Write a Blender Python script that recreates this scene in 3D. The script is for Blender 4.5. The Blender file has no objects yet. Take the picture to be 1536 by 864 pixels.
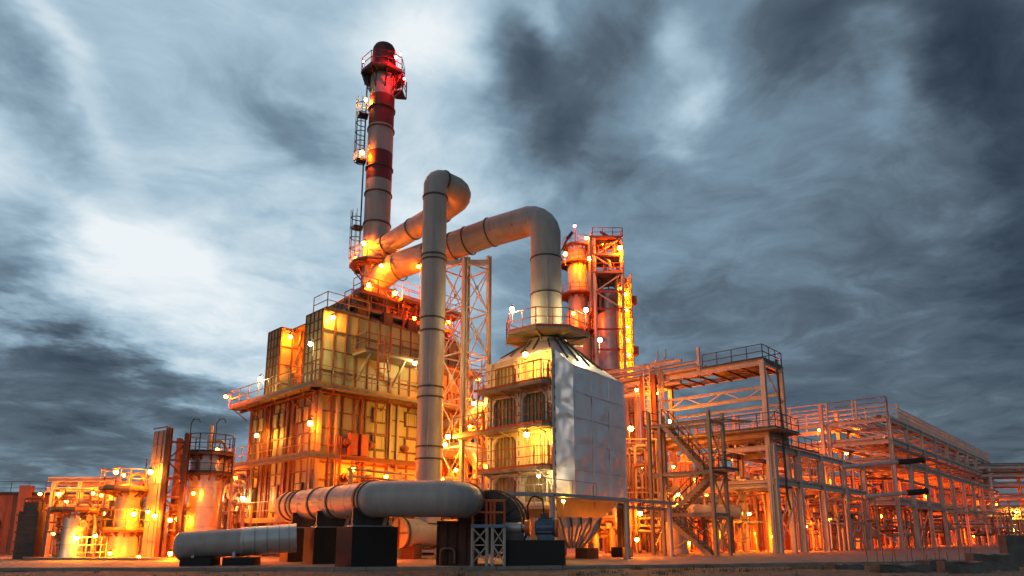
import bpy, math, random
from mathutils import Vector

S = bpy.context.scene
COL = S.collection
R = math.radians
PI = math.pi
rnd = random.Random(7)

# ------------------------------------------------------------------ camera
F, CY, EYE, PITCH = 1020.0, 595.0, 1.25, R(11.5)
cam = bpy.data.objects.new('camera', bpy.data.cameras.new('camera'))
COL.objects.link(cam)
cam.location = (0, 0, EYE)
cam.rotation_euler = (R(90) + PITCH, 0, 0)
cam.data.sensor_width = 36
cam.data.lens = 36 * F / 1536
cam.data.shift_y = (CY - 432) / 1536
cam.data.clip_end = 6000
S.camera = cam


def ray(px, py):
    v = CY - py
    return Vector((px - 768, F * math.cos(PITCH) - v * math.sin(PITCH), F * math.sin(PITCH) + v * math.cos(PITCH)))


def U(px, py, Y):                                   # the point seen at a pixel of the photograph, Y metres ahead
    d = ray(px, py)
    return Vector((0, 0, EYE)) + d * (Y / d.y)


def G(px, Y, z=0.0):                                # same bearing, on the ground (or at height z)
    p = U(px, 803, Y)
    return Vector((p.x, Y, z))


K = math.sqrt(.5)
O = Vector((-11.3, 39.0, 0))
EA, EB = Vector((K, K, 0)), Vector((-K, K, 0))


def PL(a, b, z=0.0):                                # plant grid: a runs away to the right, b away to the left
    return O + EA * a + EB * b + Vector((0, 0, z))


# ------------------------------------------------------------------ mesh builder
class MB:
    def __init__(s):
        s.v, s.f, s.sm = [], [], []

    def add(s, vs, fs, smooth=False):
        o = len(s.v)
        s.v += [Vector(p) for p in vs]
        for f in fs:
            s.f.append([i + o for i in f])
            s.sm.append(smooth)
        return s

    def obox(s, c, ex, ey, ez, bev=0):              # centre and three half vectors
        c, ex, ey, ez = Vector(c), Vector(ex), Vector(ey), Vector(ez)
        vs = [c + ex * i + ey * j + ez * k for k in (-1, 1) for j in (-1, 1) for i in (-1, 1)]
        return s.add(vs, [(0, 2, 3, 1), (4, 5, 7, 6), (0, 1, 5, 4), (1, 3, 7, 5), (3, 2, 6, 7), (2, 0, 4, 6)])

    def box(s, lo, hi):
        lo, hi = Vector(lo), Vector(hi)
        c, h = (lo + hi) / 2, (hi - lo) / 2
        return s.obox(c, (h.x, 0, 0), (0, h.y, 0), (0, 0, h.z))

    def gbox(s, o, e1, e2, r1, r2, rz):             # box in a plan frame
        c = Vector(o) + e1 * (r1[0] + r1[1]) / 2 + e2 * (r2[0] + r2[1]) / 2
        c.z += (rz[0] + rz[1]) / 2
        return s.obox(c, e1 * (r1[1] - r1[0]) / 2, e2 * (r2[1] - r2[0]) / 2, (0, 0, (rz[1] - rz[0]) / 2))

    def bar(s, p, q, w, h=None, up=None):           # rectangular section between two points
        p, q = Vector(p), Vector(q)
        h = h or w
        d = q - p
        L = d.length
        if L < 1e-6: return s
        d /= L
        up = Vector(up) if up else Vector((0, 0, 1))
        if abs(d.dot(up)) > .98: up = EA if abs(d.dot(EA)) < .9 else Vector((0, 0, 1))
        x = d.cross(up).normalized()
        y = x.cross(d)
        return s.obox((p + q) / 2, d * L / 2, x * w / 2, y * h / 2)

    def ibeam(s, p, q, w, h, t=.03, up=None):       # rolled H section
        p, q = Vector(p), Vector(q)
        d = (q - p).normalized()
        u = Vector(up) if up else Vector((0, 0, 1))
        if abs(d.dot(u)) > .98: u = EB if abs(d.dot(EB)) < .9 else EA
        x = d.cross(u).normalized()
        y = x.cross(d)
        s.bar(p + y * (h - t) / 2, q + y * (h - t) / 2, w, t, y)
        s.bar(p - y * (h - t) / 2, q - y * (h - t) / 2, w, t, y)
        return s.bar(p, q, t, h - 2 * t, y)

    @staticmethod
    def frame(d):
        u = Vector((0, 0, 1)) if abs(d.z) < .9 else Vector((1, 0, 0))
        x = d.cross(u).normalized()
        return x, d.cross(x).normalized()

    def tube(s, p, q, r, n=10, r2=None, caps=True, smooth=True):
        p, q = Vector(p), Vector(q)
        d = (q - p).normalized()
        x, y = MB.frame(d)
        r2 = r if r2 is None else r2
        vs = []
        for c, rr in ((p, r), (q, r2)):
            for i in range(n):
                a = 2 * PI * i / n
                vs.append(c + x * math.cos(a) * rr + y * math.sin(a) * rr)
        s.add(vs, [(i, (i + 1) % n, n + (i + 1) % n, n + i) for i in range(n)], smooth)
        if caps:
            s.add(vs[:n], [tuple(reversed(range(n)))])
            s.add(vs[n:], [tuple(range(n))])
        return s

    def path(s, pts, r, n=10, caps=True):           # mitred pipe along a polyline
        pts = [Vector(p) for p in pts]
        d = [(pts[i + 1] - pts[i]).normalized() for i in range(len(pts) - 1)]
        x, y = MB.frame(d[0])
        ang = [2 * PI * i / n for i in range(n)]
        ring = [pts[0] + x * math.cos(a) * r + y * math.sin(a) * r for a in ang]
        if caps: s.add(ring, [tuple(reversed(range(n)))])
        for k in range(len(d)):
            if k + 1 < len(d):
                nrm = (d[k] + d[k + 1]).normalized()
            else:
                nrm = d[k]
            nxt = []
            for i in range(n):
                q = ring[i]
                nxt.append(q + d[k] * ((pts[k + 1] - q).dot(nrm) / d[k].dot(nrm)))
            s.add(ring + nxt, [(i, (i + 1) % n, n + (i + 1) % n, n + i) for i in range(n)], True)
            ring = nxt
        if caps: s.add(ring, [tuple(range(n))])
        return s

    def lathe(s, c, prof, n=24, smooth=True, caps=True, axis=None):
        c = Vector(c)
        ax = Vector(axis).normalized() if axis else Vector((0, 0, 1))
        if axis: x, y = MB.frame(ax)
        else: x, y = Vector((1, 0, 0)), Vector((0, 1, 0))
        for k in range(len(prof) - 1):
            (r0, z0), (r1, z1) = prof[k], prof[k + 1]
            vs = []
            for r, z in ((r0, z0), (r1, z1)):
                for i in range(n):
                    a = 2 * PI * i / n
                    vs.append(c + ax * z + x * math.cos(a) * r + y * math.sin(a) * r)
            s.add(vs, [(i, (i + 1) % n, n + (i + 1) % n, n + i) for i in range(n)], smooth)
        if caps:
            for (r, z), rev in ((prof[0], True), (prof[-1], False)):
                if r > 1e-4:
                    ids = list(range(n))
                    s.add([c + ax * z + x * math.cos(2 * PI * i / n) * r + y * math.sin(2 * PI * i / n) * r for i in ids],
                          [tuple(reversed(ids)) if rev else tuple(ids)])
        return s

    def flange(s, c, d, r, t=.06, w=.07, n=24):
        c, d = Vector(c), Vector(d).normalized()
        return s.lathe(c, [(r - .01, -t / 2), (r + w, -t / 2), (r + w, t / 2), (r - .01, t / 2)], n, False, False, d)

    def prism(s, poly, z0, z1):
        n = len(poly)
        vs = [Vector((p[0], p[1], z0)) for p in poly] + [Vector((p[0], p[1], z1)) for p in poly]
        fs = [(i, (i + 1) % n, n + (i + 1) % n, n + i) for i in range(n)]
        return s.add(vs, fs + [tuple(reversed(range(n))), tuple(range(n, 2 * n))])

    def handrail(s, pts, h=1.1, gap=1.3, r=.03, closed=False, toe=True, rails=(1.0, .52)):
        pts = [Vector(p) for p in pts]
        if closed: pts = pts + [pts[0]]
        up = Vector((0, 0, 1))
        for p, q in zip(pts, pts[1:]):
            L = (q - p).length
            n = max(1, round(L / gap))
            for i in range(n + 1):
                c = p.lerp(q, i / n)
                s.bar(c, c + up * h, r * 1.5)
            for k in rails:
                s.bar(p + up * h * k, q + up * h * k, r * 1.4)
            if toe: s.bar(p + up * .08, q + up * .08, .015, .14)
        return s

    def ladder(s, p, q, side, w=.45, step=.35, r=.03, cage=None):
        p, q, side = Vector(p), Vector(q), Vector(side).normalized()
        for k in (-1, 1):
            s.bar(p + side * k * w / 2, q + side * k * w / 2, r * 1.8)
        L = (q - p).length
        for i in range(1, int(L / step)):
            c = p.lerp(q, i * step / L)
            s.bar(c - side * w / 2, c + side * w / 2, r)
        return s

    def cage(s, p, q, side, out, w=.7, r=.022):
        p, q, side, out = Vector(p), Vector(q), Vector(side).normalized(), Vector(out).normalized()
        L = (q - p).length
        arc = [(-.5, 0), (-.52, .45), (-.3, .85), (0, 1), (.3, .85), (.52, .45), (.5, 0)]
        off = [side * a * w + out * b * w for a, b in arc]
        for i in range(int(L / .8) + 1):
            c = p.lerp(q, min(1, i * .8 / L))
            for a, b in zip(off, off[1:]): s.bar(c + a, c + b, r, r * 2)
        for o in off[1:-1]: s.bar(p + o, q + o, r)
        return s

    def build(s, name, m, parent=None, loc=None):
        me = bpy.data.meshes.new(name)
        base = Vector(loc) if loc is not None else Vector((0, 0, 0))
        o = bpy.data.objects.new(name, me)
        if parent is not None:
            base = parent['_o'] if '_o' in parent else Vector((0, 0, 0))
            base = Vector(base)
            o.parent = parent
            o['_o'] = tuple(base)
        else:
            o.location = base
            o['_o'] = tuple(base)
        me.from_pydata([tuple(p - base) for p in s.v], [], s.f)
        me.polygons.foreach_set('use_smooth', s.sm)
        me.update()
        me.materials.append(m)
        COL.objects.link(o)
        return o


def T(name, label, cat, loc, group=None):           # a thing: an Empty at its base
    o = bpy.data.objects.new(name, None)
    o.empty_display_size = .3
    COL.objects.link(o)
    o.location = loc
    o['_o'] = tuple(Vector(loc))
    return tag(o, label, cat, group)


def tag(o, label, cat, group=None):
    o['label'], o['category'] = label, cat
    if group: o['group'] = group
    return o


def struct(o, kind='structure'):
    o['kind'] = kind
    return o


def fillet(pts, rad, n=4):                          # round the corners of a polyline into n-piece elbows
    pts = [Vector(p) for p in pts]
    out = [pts[0]]
    for i in range(1, len(pts) - 1):
        a, b, c = pts[i - 1], pts[i], pts[i + 1]
        d1, d2 = (a - b).normalized(), (c - b).normalized()
        ang = d1.angle(d2)
        t = min(rad / math.tan(ang / 2), (a - b).length * .49, (c - b).length * .49)
        r = t * math.tan(ang / 2)
        cen = b + (d1 + d2).normalized() * (r / math.sin(ang / 2))
        s0, s1 = b + d1 * t - cen, b + d2 * t - cen
        sweep = s0.angle(s1)
        k2 = r / math.cos(sweep / n / 2)
        out.append(cen + s0)
        for k in range(n):
            w = (k + .5) / n
            v = (s0 * math.sin((1 - w) * sweep) + s1 * math.sin(w * sweep)) / math.sin(sweep)
            out.append(cen + v.normalized() * k2)
        out.append(cen + s1)
    out.append(pts[-1])
    return out


def cyl_ring(c, r, n, off=0.0):
    return [Vector((c[0] + r * math.cos(2 * PI * i / n + off), c[1] + r * math.sin(2 * PI * i / n + off), c[2])) for i in range(n)]


# ------------------------------------------------------------------ materials
def M(name, c1, c2=None, rough=.6, metal=0.0, scale=1.5, zs=1.0, bump=.15, bscale=12, spots=None, spot_at=.62, rv=.15, lines=None):
    m = bpy.data.materials.new(name)
    m.use_nodes = True
    nt = m.node_tree
    N, L = nt.nodes, nt.links
    b = N['Principled BSDF']
    tc = N.new('ShaderNodeTexCoord')
    mp = N.new('ShaderNodeMapping')
    mp.inputs['Scale'].default_value = (1, 1, zs)
    L.new(tc.outputs['Object'], mp.inputs['Vector'])
    n1 = N.new('ShaderNodeTexNoise')
    n1.inputs['Scale'].default_value = scale
    n1.inputs['Detail'].default_value = 6
    n1.inputs['Roughness'].default_value = .65
    L.new(mp.outputs['Vector'], n1.inputs['Vector'])
    rp = N.new('ShaderNodeValToRGB')
    c2 = c2 or tuple(x * .72 for x in c1)
    rp.color_ramp.elements[0].position, rp.color_ramp.elements[1].position = .34, .68
    rp.color_ramp.elements[0].color = (*c2, 1)
    rp.color_ramp.elements[1].color = (*c1, 1)
    L.new(n1.outputs['Fac'], rp.inputs['Fac'])
    out = rp.outputs['Color']
    if spots:
        n2 = N.new('ShaderNodeTexNoise')
        n2.inputs['Scale'].default_value = scale * 1.7
        n2.inputs['Detail'].default_value = 8
        n2.inputs['Roughness'].default_value = .7
        L.new(mp.outputs['Vector'], n2.inputs['Vector'])
        r2 = N.new('ShaderNodeValToRGB')
        r2.color_ramp.elements[0].position, r2.color_ramp.elements[1].position = spot_at, spot_at + .08
        L.new(n2.outputs['Fac'], r2.inputs['Fac'])
        mx = N.new('ShaderNodeMix')
        mx.data_type = 'RGBA'
        L.new(r2.outputs['Color'], mx.inputs['Factor'])
        L.new(out, mx.inputs['A'])
        mx.inputs['B'].default_value = (*spots, 1)
        out = mx.outputs['Result']
    L.new(out, b.inputs['Base Color'])
    b.inputs['Metallic'].default_value = metal
    n3 = N.new('ShaderNodeTexNoise')
    n3.inputs['Scale'].default_value = bscale
    n3.inputs['Detail'].default_value = 4
    L.new(tc.outputs['Object'], n3.inputs['Vector'])
    mr = N.new('ShaderNodeMapRange')
    mr.inputs['To Min'].default_value, mr.inputs['To Max'].default_value = max(.05, rough - rv), min(1, rough + rv)
    L.new(n1.outputs['Fac'], mr.inputs['Value'])
    L.new(mr.outputs['Result'], b.inputs['Roughness'])
    if bump:
        bp = N.new('ShaderNodeBump')
        bp.inputs['Strength'].default_value = bump
        bp.inputs['Distance'].default_value = .05
        L.new(n3.outputs['Fac'], bp.inputs['Height'])
        L.new(bp.outputs['Normal'], b.inputs['Normal'])
    return m


def glow(name, col, strength):
    m = bpy.data.materials.new(name)
    m.use_nodes = True
    nt = m.node_tree
    b = nt.nodes['Principled BSDF']
    b.inputs['Base Color'].default_value = (.8, .8, .8, 1)
    b.inputs['Emission Color'].default_value = (*col, 1)
    b.inputs['Emission Strength'].default_value = strength
    m.cycles.emission_sampling = 'FRONT'
    return m


DUCT = M('weathered_duct_paint', (.385, .355, .335), (.27, .245, .225), .5, .0, 1.0, .22, .10, 7, (.23, .17, .13), .62)
STACKP = M('stack_pale_paint', (.40, .36, .335), (.27, .235, .215), .6, 0, 1.1, .2, .08, 9, (.22, .15, .12), .64)
STACKR = M('stack_red_paint', (.17, .009, .008), (.10, .007, .007), .55, 0, 1.2, .3, .08, 9, (.07, .012, .01), .66)
SOOT = M('sooty_red_cap', (.075, .016, .015), (.03, .012, .012), .6, 0, 1.4, .5, .1, 9)
BANDS = M('dark_flange_steel', (.10, .075, .06), (.05, .04, .035), .6, .2, 3, 1, .1, 14)
PANEL = M('olive_cream_panel', (.36, .335, .165), (.22, .20, .09), .5, 0, .8, .35, .1, 6, (.20, .10, .04), .60)
RUSTB = M('rust_brown_beam', (.21, .075, .032), (.10, .034, .016), .65, .1, 2.2, .5, .15, 12, (.30, .16, .08), .64)
PALEB = M('pale_painted_steel', (.33, .30, .23), (.20, .17, .12), .5, 0, 1.6, .4, .08, 12, (.20, .11, .06), .65)
RACKP = M('rack_cream_paint', (.52, .475, .425), (.37, .325, .28), .55, 0, 1.3, .5, .06, 12, (.22, .11, .06), .64)
GALV = M('galvanised_steel', (.40, .41, .42), (.27, .28, .29), .45, .35, 2.5, .6, .08, 14)
GRATE = M('platform_plate', (.26, .25, .20), (.14, .13, .10), .6, .15, 2.5, 1, .15, 16, (.16, .08, .04), .63)
RAILY = M('yellow_rail_paint', (.50, .28, .05), (.30, .15, .03), .5, 0, 3, 1, .0, 12)
RAILO = M('orange_rail_paint', (.45, .075, .02), (.24, .04, .015), .5, 0, 3, 1, .0, 12)
DARKS = M('dark_structural_steel', (.07, .06, .058), (.03, .028, .028), .55, .2, 2, 1, .1, 12)
SILVER = M('silver_cladding', (.80, .79, .80), (.68, .67, .67), .38, .5, .7, .6, .05, 4, None, .68, .06)
CLADY = M('aluminium_vessel_cladding', (.62, .60, .57), (.44, .42, .39), .34, .6, 1.2, .4, .08, 8, (.30, .26, .22), .68, .1)
VESSEL = M('cream_vessel_paint', (.50, .45, .36), (.36, .30, .22), .45, .1, 1.1, .35, .06, 9, (.26, .15, .08), .66)
PANEL_SHADE = M('shaded_cream_panel', (.30, .26, .14), (.19, .16, .08), .5, 0, .8, .35, .1, 6, (.14, .06, .03), .60)  # cream panel darkened in colour for bays out of the lamplight
CREAM = M('cream_casing_paint', (.60, .57, .45), (.44, .41, .31), .5, 0, 1.1, .4, .08, 8, (.22, .13, .07), .66)
PIPEM = M('process_pipe_paint', (.38, .33, .27), (.22, .18, .14), .5, .2, 1.8, .6, .08, 12, (.18, .09, .05), .64)
PIPER = M('rusty_process_pipe', (.26, .14, .08), (.12, .06, .035), .6, .2, 2, .6, .12, 12)
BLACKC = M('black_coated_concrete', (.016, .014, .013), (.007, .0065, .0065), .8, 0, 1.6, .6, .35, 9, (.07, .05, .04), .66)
RUSTBOX = M('rusted_plate', (.10, .045, .03), (.045, .022, .016), .75, .1, 1.6, .4, .3, 9, (.17, .07, .035), .62)
CONC = M('grey_concrete', (.23, .21, .185), (.14, .125, .11), .85, 0, 1.1, 1, .25, 22, (.13, .115, .10), .64)
SLAB = M('panel_grey_paint', (.25, .22, .205), (.18, .155, .145), .55, 0, .5, .3, .05, 6)
MOTORB = M('motor_blue_paint', (.05, .11, .19), (.03, .06, .10), .4, .1, 3, 1, .05, 14)
ORANGE = M('orange_guard_paint', (.62, .13, .025), (.42, .08, .02), .45, 0, 3, 1, .05, 14)
BLUED = M('blue_deck_paint', (.12, .25, .38), (.08, .16, .25), .5, 0, 3, 1, .05, 14)
BRICK = M('rust_toned_sheet_wall', (.34, .16, .10), (.22, .10, .06), .7, 0, 1.3, .3, .15, 8)
LAMPB = M('lamp_housing_grey', (.18, .18, .18), (.10, .10, .10), .45, .4, 4, 1, .05, 12)
G_WHITE = glow('lit_white_glass', (1.0, .74, .30), 680)
G_YEL = glow('lit_yellow_glass', (1.0, .40, .035), 950)
G_ORA = glow('lit_sodium_glass', (1.0, .17, .004), 1350)
G_DEEP = glow('lit_deep_sodium_glass', (1.0, .088, .0015), 1700)
G_RED = glow('lit_red_beacon_glass', (1.0, .012, .012), 1200)
# ------------------------------------------------------------------ world: dusk sky with wind-drawn cloud
W = bpy.data.worlds.new('World')
S.world = W
W.use_nodes = True
nt = W.node_tree
N, L = nt.nodes, nt.links
N.clear()


def sock(x, inp):
    if isinstance(x, (int, float)): inp.default_value = x
    elif isinstance(x, (tuple, list)): inp.default_value = x
    else: L.new(x, inp)


def mth(op, a, b=None, c=None, clamp=False):
    n = N.new('ShaderNodeMath')
    n.operation, n.use_clamp = op, clamp
    for i, x in enumerate((a, b, c)):
        if x is not None: sock(x, n.inputs[i])
    return n.outputs[0]


def vdot(a, b):
    n = N.new('ShaderNodeVectorMath')
    n.operation = 'DOT_PRODUCT'
    sock(a, n.inputs[0]); sock(b, n.inputs[1])
    return n.outputs['Value']


def noise(vec, scale, detail=6, rough=.55):
    n = N.new('ShaderNodeTexNoise')
    n.inputs['Scale'].default_value, n.inputs['Detail'].default_value, n.inputs['Roughness'].default_value = scale, detail, rough
    L.new(vec, n.inputs['Vector'])
    return n


def comb(x, y, z):
    n = N.new('ShaderNodeCombineXYZ')
    for i, k in enumerate((x, y, z)): sock(k, n.inputs[i])
    return n.outputs[0]


tc = N.new('ShaderNodeTexCoord')
DIR = tc.outputs['Generated']
sep = N.new('ShaderNodeSeparateXYZ')
L.new(DIR, sep.inputs[0])
dx, dy, dz = sep.outputs
az = mth('ARCTAN2', dx, dy)
el = mth('ARCSINE', dz)
# cloud deck seen in perspective, drawn out along the wind
wa = math.atan2(500 - 768, 1041)
zz = mth('ADD', mth('MAXIMUM', dz, 0.0), .13)
wx = mth('DIVIDE', vdot(DIR, (math.cos(wa), -math.sin(wa), 0)), zz)
wy = mth('DIVIDE', vdot(DIR, (math.sin(wa), math.cos(wa), 0)), zz)
P0 = comb(mth('MULTIPLY', wx, 1.0), mth('MULTIPLY', wy, .95), 3.7)
warp = noise(P0, 1.1, 3)
P1v = N.new('ShaderNodeVectorMath')
P1v.operation = 'MULTIPLY_ADD'
L.new(warp.outputs['Color'], P1v.inputs[0])
P1v.inputs[1].default_value = (.95, .95, .95)
L.new(P0, P1v.inputs[2])
nA = noise(P1v.outputs[0], 1.5, 10, .61).outputs['Fac']
nB = noise(P1v.outputs[0], 4.2, 9, .60).outputs['Fac']
# edges of the big banks are frayed
wu = noise(P0, 1.9, 5, .6)
ws = N.new('ShaderNodeSeparateXYZ')
L.new(wu.outputs['Color'], ws.inputs[0])
u = mth('ADD', az, mth('MULTIPLY', mth('SUBTRACT', ws.outputs[0], .5), .30))
v = mth('ADD', el, mth('MULTIPLY', mth('SUBTRACT', ws.outputs[1], .5), .26))
UV1 = comb(u, v, 1.0)


def azel(px, py):
    d = ray(px, py).normalized()
    return math.atan2(d.x, d.y), math.asin(d.z)


#        px   py   sx   sy  tilt(deg, + up to the right)  amount
BANKS = [(330, 440, 210, 85, -8, .02), (630, 70, 80, 130, -60, .30), (160, 330, 260, 70, -25, .18), (90, 70, 160, 30, -40, .22),
         (70, 150, 150, 50, -35, -.16), (300, 20, 140, 40, -30, -.05), (455, 200, 55, 110, 70, -.26), (240, 200, 240, 50, -25, -.04),
         (0, 390, 90, 50, -30, -.20), (60, 470, 160, 18, -14, -.16), (120, 558, 190, 38, -5, -.42), (110, 500, 160, 16, -8, .12), (200, 420, 180, 60, -15, .12), (160, 615, 260, 38, 0, -.30),
         (120, 700, 320, 60, 0, -.38), (20, 320, 60, 120, 0, -.12), (760, 80, 70, 90, -60, -.30), (850, 150, 110, 70, 35, -.28),
         (650, 300, 90, 90, 0, .22), (760, 260, 100, 70, 0, .12), (790, 20, 30, 60, 70, .25), (1030, 70, 70, 40, -30, .20), (1060, 180, 80, 45, 10, .28),
         (1370, 120, 130, 45, 38, .17), (1180, 230, 200, 50, 30, .09), (1290, 15, 160, 50, 15, -.22), (1520, 260, 60, 260, 0, -.22),
         (1510, 20, 90, 90, 0, -.16), (1100, 380, 260, 60, 22, -.04), (1400, 375, 110, 22, 15, .08), (1150, 460, 420, 60, 8, -.05),
         (1300, 640, 330, 90, 0, -.06), (980, 40, 60, 60, 40, -.14), (900, 260, 90, 40, 20, -.10), (420, 350, 180, 40, -10, .08)]
tot = None
for px, py, sx, sy, tl, amp in BANKS:
    u0, v0 = azel(px, py)
    k = 1 / 1040.0 * (math.cos(v0) ** .5)
    sx, sy, c, s_ = sx * k, sy * k, math.cos(R(tl)), math.sin(R(tl))
    a = vdot(UV1, (c / sx, s_ / sx, -(u0 * c + v0 * s_) / sx))
    b = vdot(UV1, (-s_ / sy, c / sy, -(-u0 * s_ + v0 * c) / sy))
    q = mth('MULTIPLY_ADD', a, a, mth('MULTIPLY', b, b))
    g = mth('POWER', 2.718, mth('MULTIPLY', q, -1.0))
    tot = mth('MULTIPLY', g, amp) if tot is None else mth('MULTIPLY_ADD', g, amp, tot)
# left half of the sky is the brighter one; behind the viewer it is an even mid grey
base = N.new('ShaderNodeValToRGB')
cr = base.color_ramp
vals = [(0.0, .42), (.30, .46), (.385, .70), (.43, .75), (.47, .71), (.51, .50), (.56, .39), (.62, .31), (.72, .40), (1.0, .42)]
while len(cr.elements) < len(vals): cr.elements.new(.5)
for e, (p, x) in zip(cr.elements, vals):
    e.position, e.color = p, (x, x, x, 1)
L.new(mth('MULTIPLY_ADD', az, 1 / (2 * PI), .5), base.inputs['Fac'])
lum = mth('ADD', tot, base.outputs['Color'])
lum = mth('MULTIPLY_ADD', mth('SUBTRACT', nA, .5), .50, lum)
lum = mth('MULTIPLY_ADD', mth('SUBTRACT', nB, .5), .42, lum, clamp=True)
ramp = N.new('ShaderNodeValToRGB')
cr = ramp.color_ramp
stops = [(0, (.010, .020, .038)), (.16, (.036, .055, .082)), (.34, (.088, .124, .162)), (.52, (.185, .280, .365)),
         (.70, (.385, .53, .64)), (.88, (.66, .765, .83)), (1.0, (.84, .89, .925))]
while len(cr.elements) < len(stops): cr.elements.new(.5)
for e, (p, c) in zip(cr.elements, stops):
    e.position, e.color = p, (*c, 1)
L.new(lum, ramp.inputs['Fac'])
sky = N.new('ShaderNodeTexSky')
sky.sky_type = 'NISHITA'
sky.sun_disc = False
SUN_EL, SUN_AZ = R(16), R(205)
sky.sun_elevation, sky.sun_rotation = SUN_EL, SUN_AZ
bg1 = N.new('ShaderNodeBackground')
L.new(sky.outputs[0], bg1.inputs['Color'])
bg1.inputs['Strength'].default_value = .004
bg2 = N.new('ShaderNodeBackground')
L.new(ramp.outputs['Color'], bg2.inputs['Color'])
bg2.inputs['Strength'].default_value = 1.0
ad = N.new('ShaderNodeAddShader')
L.new(bg1.outputs[0], ad.inputs[0]); L.new(bg2.outputs[0], ad.inputs[1])
ow = N.new('ShaderNodeOutputWorld')
L.new(ad.outputs[0], ow.inputs['Surface'])
W.cycles.sampling_method = 'MANUAL'
W.cycles.sample_map_resolution = 512

sl = bpy.data.lights.new('sun', 'SUN')
sl.energy, sl.angle, sl.color = .24, R(25), (1.0, .86, .74)
so = bpy.data.objects.new('sun', sl)
COL.objects.link(so)
dsun = Vector((math.sin(SUN_AZ) * math.cos(SUN_EL), math.cos(SUN_AZ) * math.cos(SUN_EL), math.sin(SUN_EL)))
so.rotation_euler = dsun.to_track_quat('Z', 'Y').to_euler()
so.location = dsun * 200

S.view_settings.view_transform = 'Standard'
S.view_settings.look = 'None'
S.view_settings.exposure = 0
S.view_settings.gamma = 1
S.render.engine = 'CYCLES'
S.cycles.use_denoising = True
S.cycles.max_bounces = 5
S.cycles.diffuse_bounces = 3
S.cycles.glossy_bounces = 3
S.cycles.sample_clamp_indirect = 3
S.cycles.sample_clamp_direct = 0
S.cycles.use_light_tree = True
# ------------------------------------------------------------------ ground, yard, soil
import mathutils
nz = mathutils.noise


def soil_h(x, y):
    k = min(1, max(0, (27.5 + max(0, x) * .25 - y) / 3.0))
    p = Vector((x, y, 0))
    h = nz.fractal(p * .22, 1, 2, 5) * .10 + nz.fractal(p * 1.1 + Vector((9, 3, 1)), 1, 2, 4) * .05 + nz.fractal(p * 4 + Vector((2, 7, 5)), 1, 2, 3) * .018
    h += max(0, min(1, (x - 1) / 8)) * max(0, min(1, (27 - y) / 4)) * .10
    return -.10 + h * k


xs = [-3000, -900, -250, -90, -50] + [-32 + i * .22 for i in range(int(68 / .22))] + [45, 60, 90, 250, 900, 3000]
ys = [-900, -200, -40, 0, 8, 12] + [14 + i * .16 for i in range(int(22 / .16))] + [38, 44, 52, 64, 90, 160, 400, 1200, 4000]
mb = MB()
vs = [(x, y, soil_h(x, y) if -33 < x < 37 and 13 < y < 36 else -.10) for y in ys for x in xs]
nx = len(xs)
mb.add(vs, [(j * nx + i, j * nx + i + 1, (j + 1) * nx + i + 1, (j + 1) * nx + i) for j in range(len(ys) - 1) for i in range(nx - 1)], True)
SOIL = M('stony_soil', (.19, .155, .115), (.075, .06, .045), .95, 0, 2.2, 1, .8, 30, (.26, .225, .19), .60)
struct(mb.build('ground', SOIL))
# raised concrete yard with a kerb edge
yard = [(-60, 26.6), (-13, 27.0), (-2, 27.6), (6, 29.6), (16, 32.5), (30, 36.5), (60, 44), (180, 60), (180, 240), (-160, 240), (-160, 26.6)]
mb = MB()
mb.prism(yard, -.6, 0.0)
struct(mb.build('yard_pavement', CONC))
mb = MB()
for (x0, y0), (x1, y1) in zip(yard[:7], yard[1:7]):
    p, q = Vector((x0, y0, 0)), Vector((x1, y1, 0))
    d = (q - p).normalized()
    n = max(1, int((q - p).length / 1.2))
    for i in range(n):
        a, b = p.lerp(q, (i + .01) / n), p.lerp(q, (i + .99) / n)
        mb.bar(a + Vector((0, 0, -.03)) - d.cross(Vector((0, 0, 1))) * -.1, b + Vector((0, 0, -.03)) - d.cross(Vector((0, 0, 1))) * -.1, .2, .13 + rnd.uniform(-.015, .01))
KERB = M('worn_kerb_concrete', (.27, .25, .22), (.17, .15, .13), .85, 0, 1.4, 1, .25, 22, (.12, .10, .09), .62)
struct(mb.build('kerb', KERB))

# stones and dry grass in the rough strip
mb = MB()
for i in range(900):
    y = rnd.uniform(17, 29)
    x = rnd.uniform(-.8, .8) * y
    if y > 26.3 + max(0, x) * .22: continue
    r = rnd.choice((.015, .02, .03, .03, .05, .08))
    z = soil_h(x, y)
    a = rnd.uniform(0, 6)
    pts = [(x + math.cos(a + t) * r * rnd.uniform(.7, 1.2), y + math.sin(a + t) * r * rnd.uniform(.7, 1.2), z - .01) for t in (0, 1.3, 2.5, 3.7, 5)]
    top = [(x + (p[0] - x) * .6, y + (p[1] - y) * .6, z + r * rnd.uniform(.5, .9)) for p in pts]
    mb.add(pts + top, [(k, (k + 1) % 5, 5 + (k + 1) % 5, 5 + k) for k in range(5)] + [(5, 6, 7, 8, 9)])
struct(mb.build('gravel', CONC), 'stuff')
DRY = M('dry_grass', (.16, .115, .05), (.07, .065, .025), .9, 0, 3, 1, 0)
mb = MB()
spots = []
for px, py in ((1010, 855), (1030, 851), (990, 858), (1060, 848), (1190, 852), (1215, 850), (1235, 853), (1160, 856), (870, 862), (905, 858), (1120, 858), (1280, 850), (955, 850), (1085, 855), (690, 860), (1255, 848), (1175, 845), (1330, 858), (820, 845)):
    d = ray(px, py)
    t = -(EYE - .0) / d.z
    spots.append((d.x * t, d.y * t, rnd.uniform(.25, .7)))
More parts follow.
